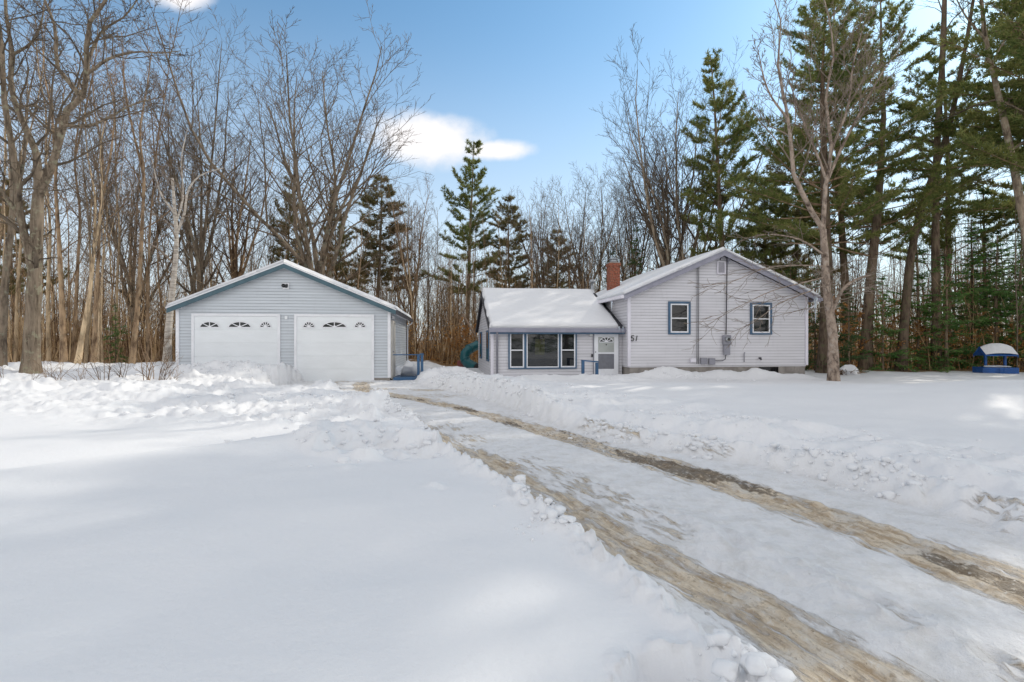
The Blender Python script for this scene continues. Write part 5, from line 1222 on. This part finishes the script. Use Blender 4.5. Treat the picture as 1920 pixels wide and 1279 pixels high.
# ---- far wood and undergrowth (uncountable)
def far_wood():
    rng=np.random.default_rng(5); tms=[]
    for s in range(9):
        H=12; P=rnd_spine(rng,H,7,.05); R=np.linspace(.085,.012,7); tb=[(P,R,4)]
        lv=[dict(n=12,t0=.30,len=.26,a=34,up=.12,wig=.11,seg=4,sd=3,taper=.55,rk=.5),dict(n=5,t0=.2,len=.42,a=36,up=.08,wig=.16,seg=3,sd=3,taper=.5)]
        spawn(rng,tb,P,R,lv,0,.012)
        me=tubes_to_mesh('t',tb); v=np.empty(len(me.vertices)*3,np.float32); me.vertices.foreach_get('co',v); q=np.empty(len(me.loops),np.int32); me.loops.foreach_get('vertex_index',q); tms.append((v.reshape(-1,3).copy(),q.reshape(-1,4).copy())); bpy.data.meshes.remove(me)
    Vs=[];Qs=[];n=0; k=0
    while k<1250:
        x=rng.uniform(-95,95); y=rng.uniform(34,98)
        if abs(x)>y*1.18+6: continue
        if y-treeline(np.array(x))<7: continue
        k+=1; V,Q=tms[rng.integers(9)]; a=rng.random()*6.28; c,s=math.cos(a),math.sin(a); px=960+x/y*F
        hh=CAMZ+(640-max(float(np.interp(px,skx,sky_))+60,float(np.interp(px,[0,300,700,900],[430,430,400,380])))-rng.uniform(0,140))/F*y; hh=max(4,min(hh,20))+1.5
        sc_=hh/12; sx=rng.uniform(.7,1.1)
        W=V*np.array([sx,sx,sc_]); lx,ly=rng.normal()*.05,rng.normal()*.05
        W=np.stack([W[:,0]*c-W[:,1]*s+x+lx*W[:,2],W[:,0]*s+W[:,1]*c+y+ly*W[:,2],W[:,2]-2.3],1); Vs.append(W);Qs.append(Q+n);n+=len(W)
    o=link('distant_wood',mesh_np('distant_wood',np.concatenate(Vs),np.concatenate(Qs),None,True),M['farwood']); tag(o,'dense brown mass of bare distant trunks and branches behind the buildings','woodland',None,'stuff')
    # undergrowth of thin stems
    Vs=[];n=0; tb=[]
    k=0
    while k<7600:
        x=rng.uniform(-60,50); y=rng.uniform(22,60)
        if abs(x)>y*1.15+4: continue
        e=y-float(treeline(np.array(x)))
        if e<.8 : continue
        if 4<x<11 and y<29: continue
        k+=1; L=rng.uniform(1.2,6.0)*(1 if e>2 else .6); px=960+x/y*F
        d=np.array([rng.normal()*.10,rng.normal()*.10,1]); p=np.array([x,y,0.]); r=rng.uniform(.010,.045)
        P=np.array([p,p+d*L*.35+rng.normal(size=3)*.05,p+d*L*.7+rng.normal(size=3)*.12,p+d*L+rng.normal(size=3)*.25]); tb.append((P,np.linspace(r,.006,4),3))
        for q in range(5):
            i=rng.integers(1,3); b=P[i]+(P[i+1]-P[i])*rng.random(); dd=np.array([rng.normal()*.5,rng.normal()*.5,.8])*L*.2; tb.append((np.array([b,b+dd*.55,b+dd+rng.normal(size=3)*.06]),np.array([.010,.007,.005]),3))
    allx=np.array([t[0][0,0] for t in tb]); ally=np.array([t[0][0,1] for t in tb]); zz=terrain(allx,ally)
    out=[]
    for (P,R,s),z in zip(tb,zz): P=P.copy(); P[:,2]+=z-.1; out.append((P,R,s))
    o=link('undergrowth',tubes_to_mesh('undergrowth',out),M['thicket']); tag(o,'thicket of thin tan stems and brush filling the edge of the woods','undergrowth',None,'stuff')
    # fallen / hanging dry leaves
    m=34000; x=rng.uniform(-30,34,m); y=treeline(x)+1+rng.random(m)**1.5*14; keep=((x>10)|((x>-7)&(x<0)))&(np.abs(x)<y*1.2); x=x[keep];y=y[keep]; z=terrain(x,y)+rng.random(len(x))**1.6*2.3
    D=rng.normal(size=(len(x),3)); D/=np.linalg.norm(D,axis=1,keepdims=True); S=np.cross(D,rng.normal(size=D.shape)); S/=np.linalg.norm(S,axis=1,keepdims=True); p=np.stack([x,y,z],1); L=rng.uniform(.06,.15,len(x))[:,None]
    V=np.stack([p,p+D*L*.5+S*L*.3,p+D*L,p+D*L*.5-S*L*.3],1).reshape(-1,3)
    o=link('dry_leaves',mesh_np('dry_leaves',V,np.arange(len(V)).reshape(-1,4)),M['leaf']); tag(o,'scattered dry orange leaves clinging low in the brush','leaves',None,'stuff')
far_wood()

# ------------------------------------------------------------------ light
ELV=math.radians(34); AZ=math.radians(54)     # azimuth from +Y towards +X
sd=Vector((math.cos(ELV)*math.sin(AZ),math.cos(ELV)*math.cos(AZ),math.sin(ELV)))
L=bpy.data.lights.new('sun','SUN'); L.energy=2.3; L.angle=math.radians(.53); L.color=(1,.92,.80)
lo=bpy.data.objects.new('sun',L); COL.objects.link(lo); lo.rotation_euler=(-sd).to_track_quat('-Z','Y').to_euler()
w=bpy.data.worlds.new('World'); sc.world=w; w.use_nodes=True; nt=w.node_tree; nt.nodes.clear(); n=N(nt)
sk=n.n('ShaderNodeTexSky'); sk.sky_type='NISHITA'; sk.sun_disc=False; sk.sun_elevation=ELV; sk.sun_rotation=AZ; sk.air_density=1.0; sk.dust_density=.6; sk.ozone_density=1.6
tc=n.n('ShaderNodeTexCoord'); sp=n.n('ShaderNodeSeparateXYZ'); n.lk(tc.outputs['Generated'],sp.inputs[0]); X,Y,Z=sp.outputs
yy=n.math('MAXIMUM',Y,.05); U=n.math('DIVIDE',X,yy); Vv=n.math('DIVIDE',Z,yy)
cbn=n.n('ShaderNodeCombineXYZ'); n.lk(U,cbn.inputs[0]); n.lk(Vv,cbn.inputs[1])
nz=n.noise(cbn.outputs[0],9,6,.55); nz2=n.noise(cbn.outputs[0],26,5,.6)
def blob(px,py,rx,ry,sk_=0):
    u0=(px-960)/F; v0=(640-py)/F
    du=n.math('DIVIDE',n.math('SUBTRACT',U,u0),rx/F); dv=n.math('SUBTRACT',n.math('DIVIDE',n.math('SUBTRACT',Vv,v0),ry/F),n.math('MULTIPLY',du,sk_))
    return n.math('SUBTRACT',1,n.math('SQRT',n.math('ADD',n.math('MULTIPLY',du,du),n.math('MULTIPLY',dv,dv))))
b=n.math('MAXIMUM',blob(800,262,120,50,-.25),blob(925,283,78,20,.15)); b=n.math('MAXIMUM',b,n.math('SUBTRACT',blob(335,-8,75,34),.15))
b=n.math('ADD',b,n.math('MULTIPLY',n.math('SUBTRACT',nz,.5),1.0)); b=n.math('ADD',b,n.math('MULTIPLY',n.math('SUBTRACT',nz2,.5),.45))
cm=n.math('MULTIPLY',n.ramp(b,-.25,.6),n.ramp(Y,.05,.2))
# soft bank of pale cloud near the horizon
dirn=tc.outputs['Generated']
hz=n.noise(n.coord('Generated',(1,1,3.5)),2.6,5,.55)
hb_=n.ramp(n.math('SUBTRACT',Z,n.math('MULTIPLY',n.math('SUBTRACT',hz,.5),.38)),.34,.06)
# unseen broken cloud added behind the viewer and overhead for neutral fill light
back=n.math('MULTIPLY',n.math('MULTIPLY',n.ramp(n.noise(n.coord('Generated',(1,1,1.6)),2.3,6,.6),.25,.5),n.ramp(Y,.3,-.2)),n.ramp(Z,.85,.35))
sv=n.n('ShaderNodeHueSaturation'); n.lk(sk.outputs[0],sv.inputs['Color']); sv.inputs['Saturation'].default_value=.95; sv.inputs['Value'].default_value=1
skc=n.mix(1.0,sv.outputs[0],(.80,1.12,1.18),'MULTIPLY')
hb2=n.math('MAXIMUM',n.math('MULTIPLY',hb_,.8),n.ramp(Z,.58,.0,0,.8))
c=n.mix(hb2,skc,(5.7,5.95,6.3))
ovh=n.math('MULTIPLY',n.ramp(Z,.60,.72),n.ramp(n.noise(n.coord('Generated',(1,1,1.)),1.9,5,.6),.25,.5))
c=n.mix(n.math('MULTIPLY',ovh,.92),c,(5.0,4.85,4.75))
c=n.mix(n.math('MULTIPLY',back,.95),c,(8.8,8.5,8.3))
c=n.mix(cm,c,(6.9,6.75,6.8))
bg=n.n('ShaderNodeBackground'); n.lk(c,bg.inputs[0]); bg.inputs[1].default_value=.154
ow=n.n('ShaderNodeOutputWorld'); n.lk(bg.outputs[0],ow.inputs[0])
# ------------------------------------------------------------------ camera
cam=bpy.data.cameras.new('camera'); cam.lens=18; cam.sensor_width=36; cam.clip_end=6000; cam.clip_start=.05
co=bpy.data.objects.new('camera',cam); COL.objects.link(co); co.location=(0,0,CAMZ); co.rotation_euler=(PI/2,0,0); sc.camera=co
sc.view_settings.view_transform='Standard'; sc.view_settings.look='None'; sc.view_settings.exposure=0; sc.view_settings.gamma=1
sc.cycles.max_bounces=6; sc.cycles.diffuse_bounces=3; sc.cycles.glossy_bounces=3; sc.cycles.transmission_bounces=4; sc.cycles.transparent_max_bounces=8
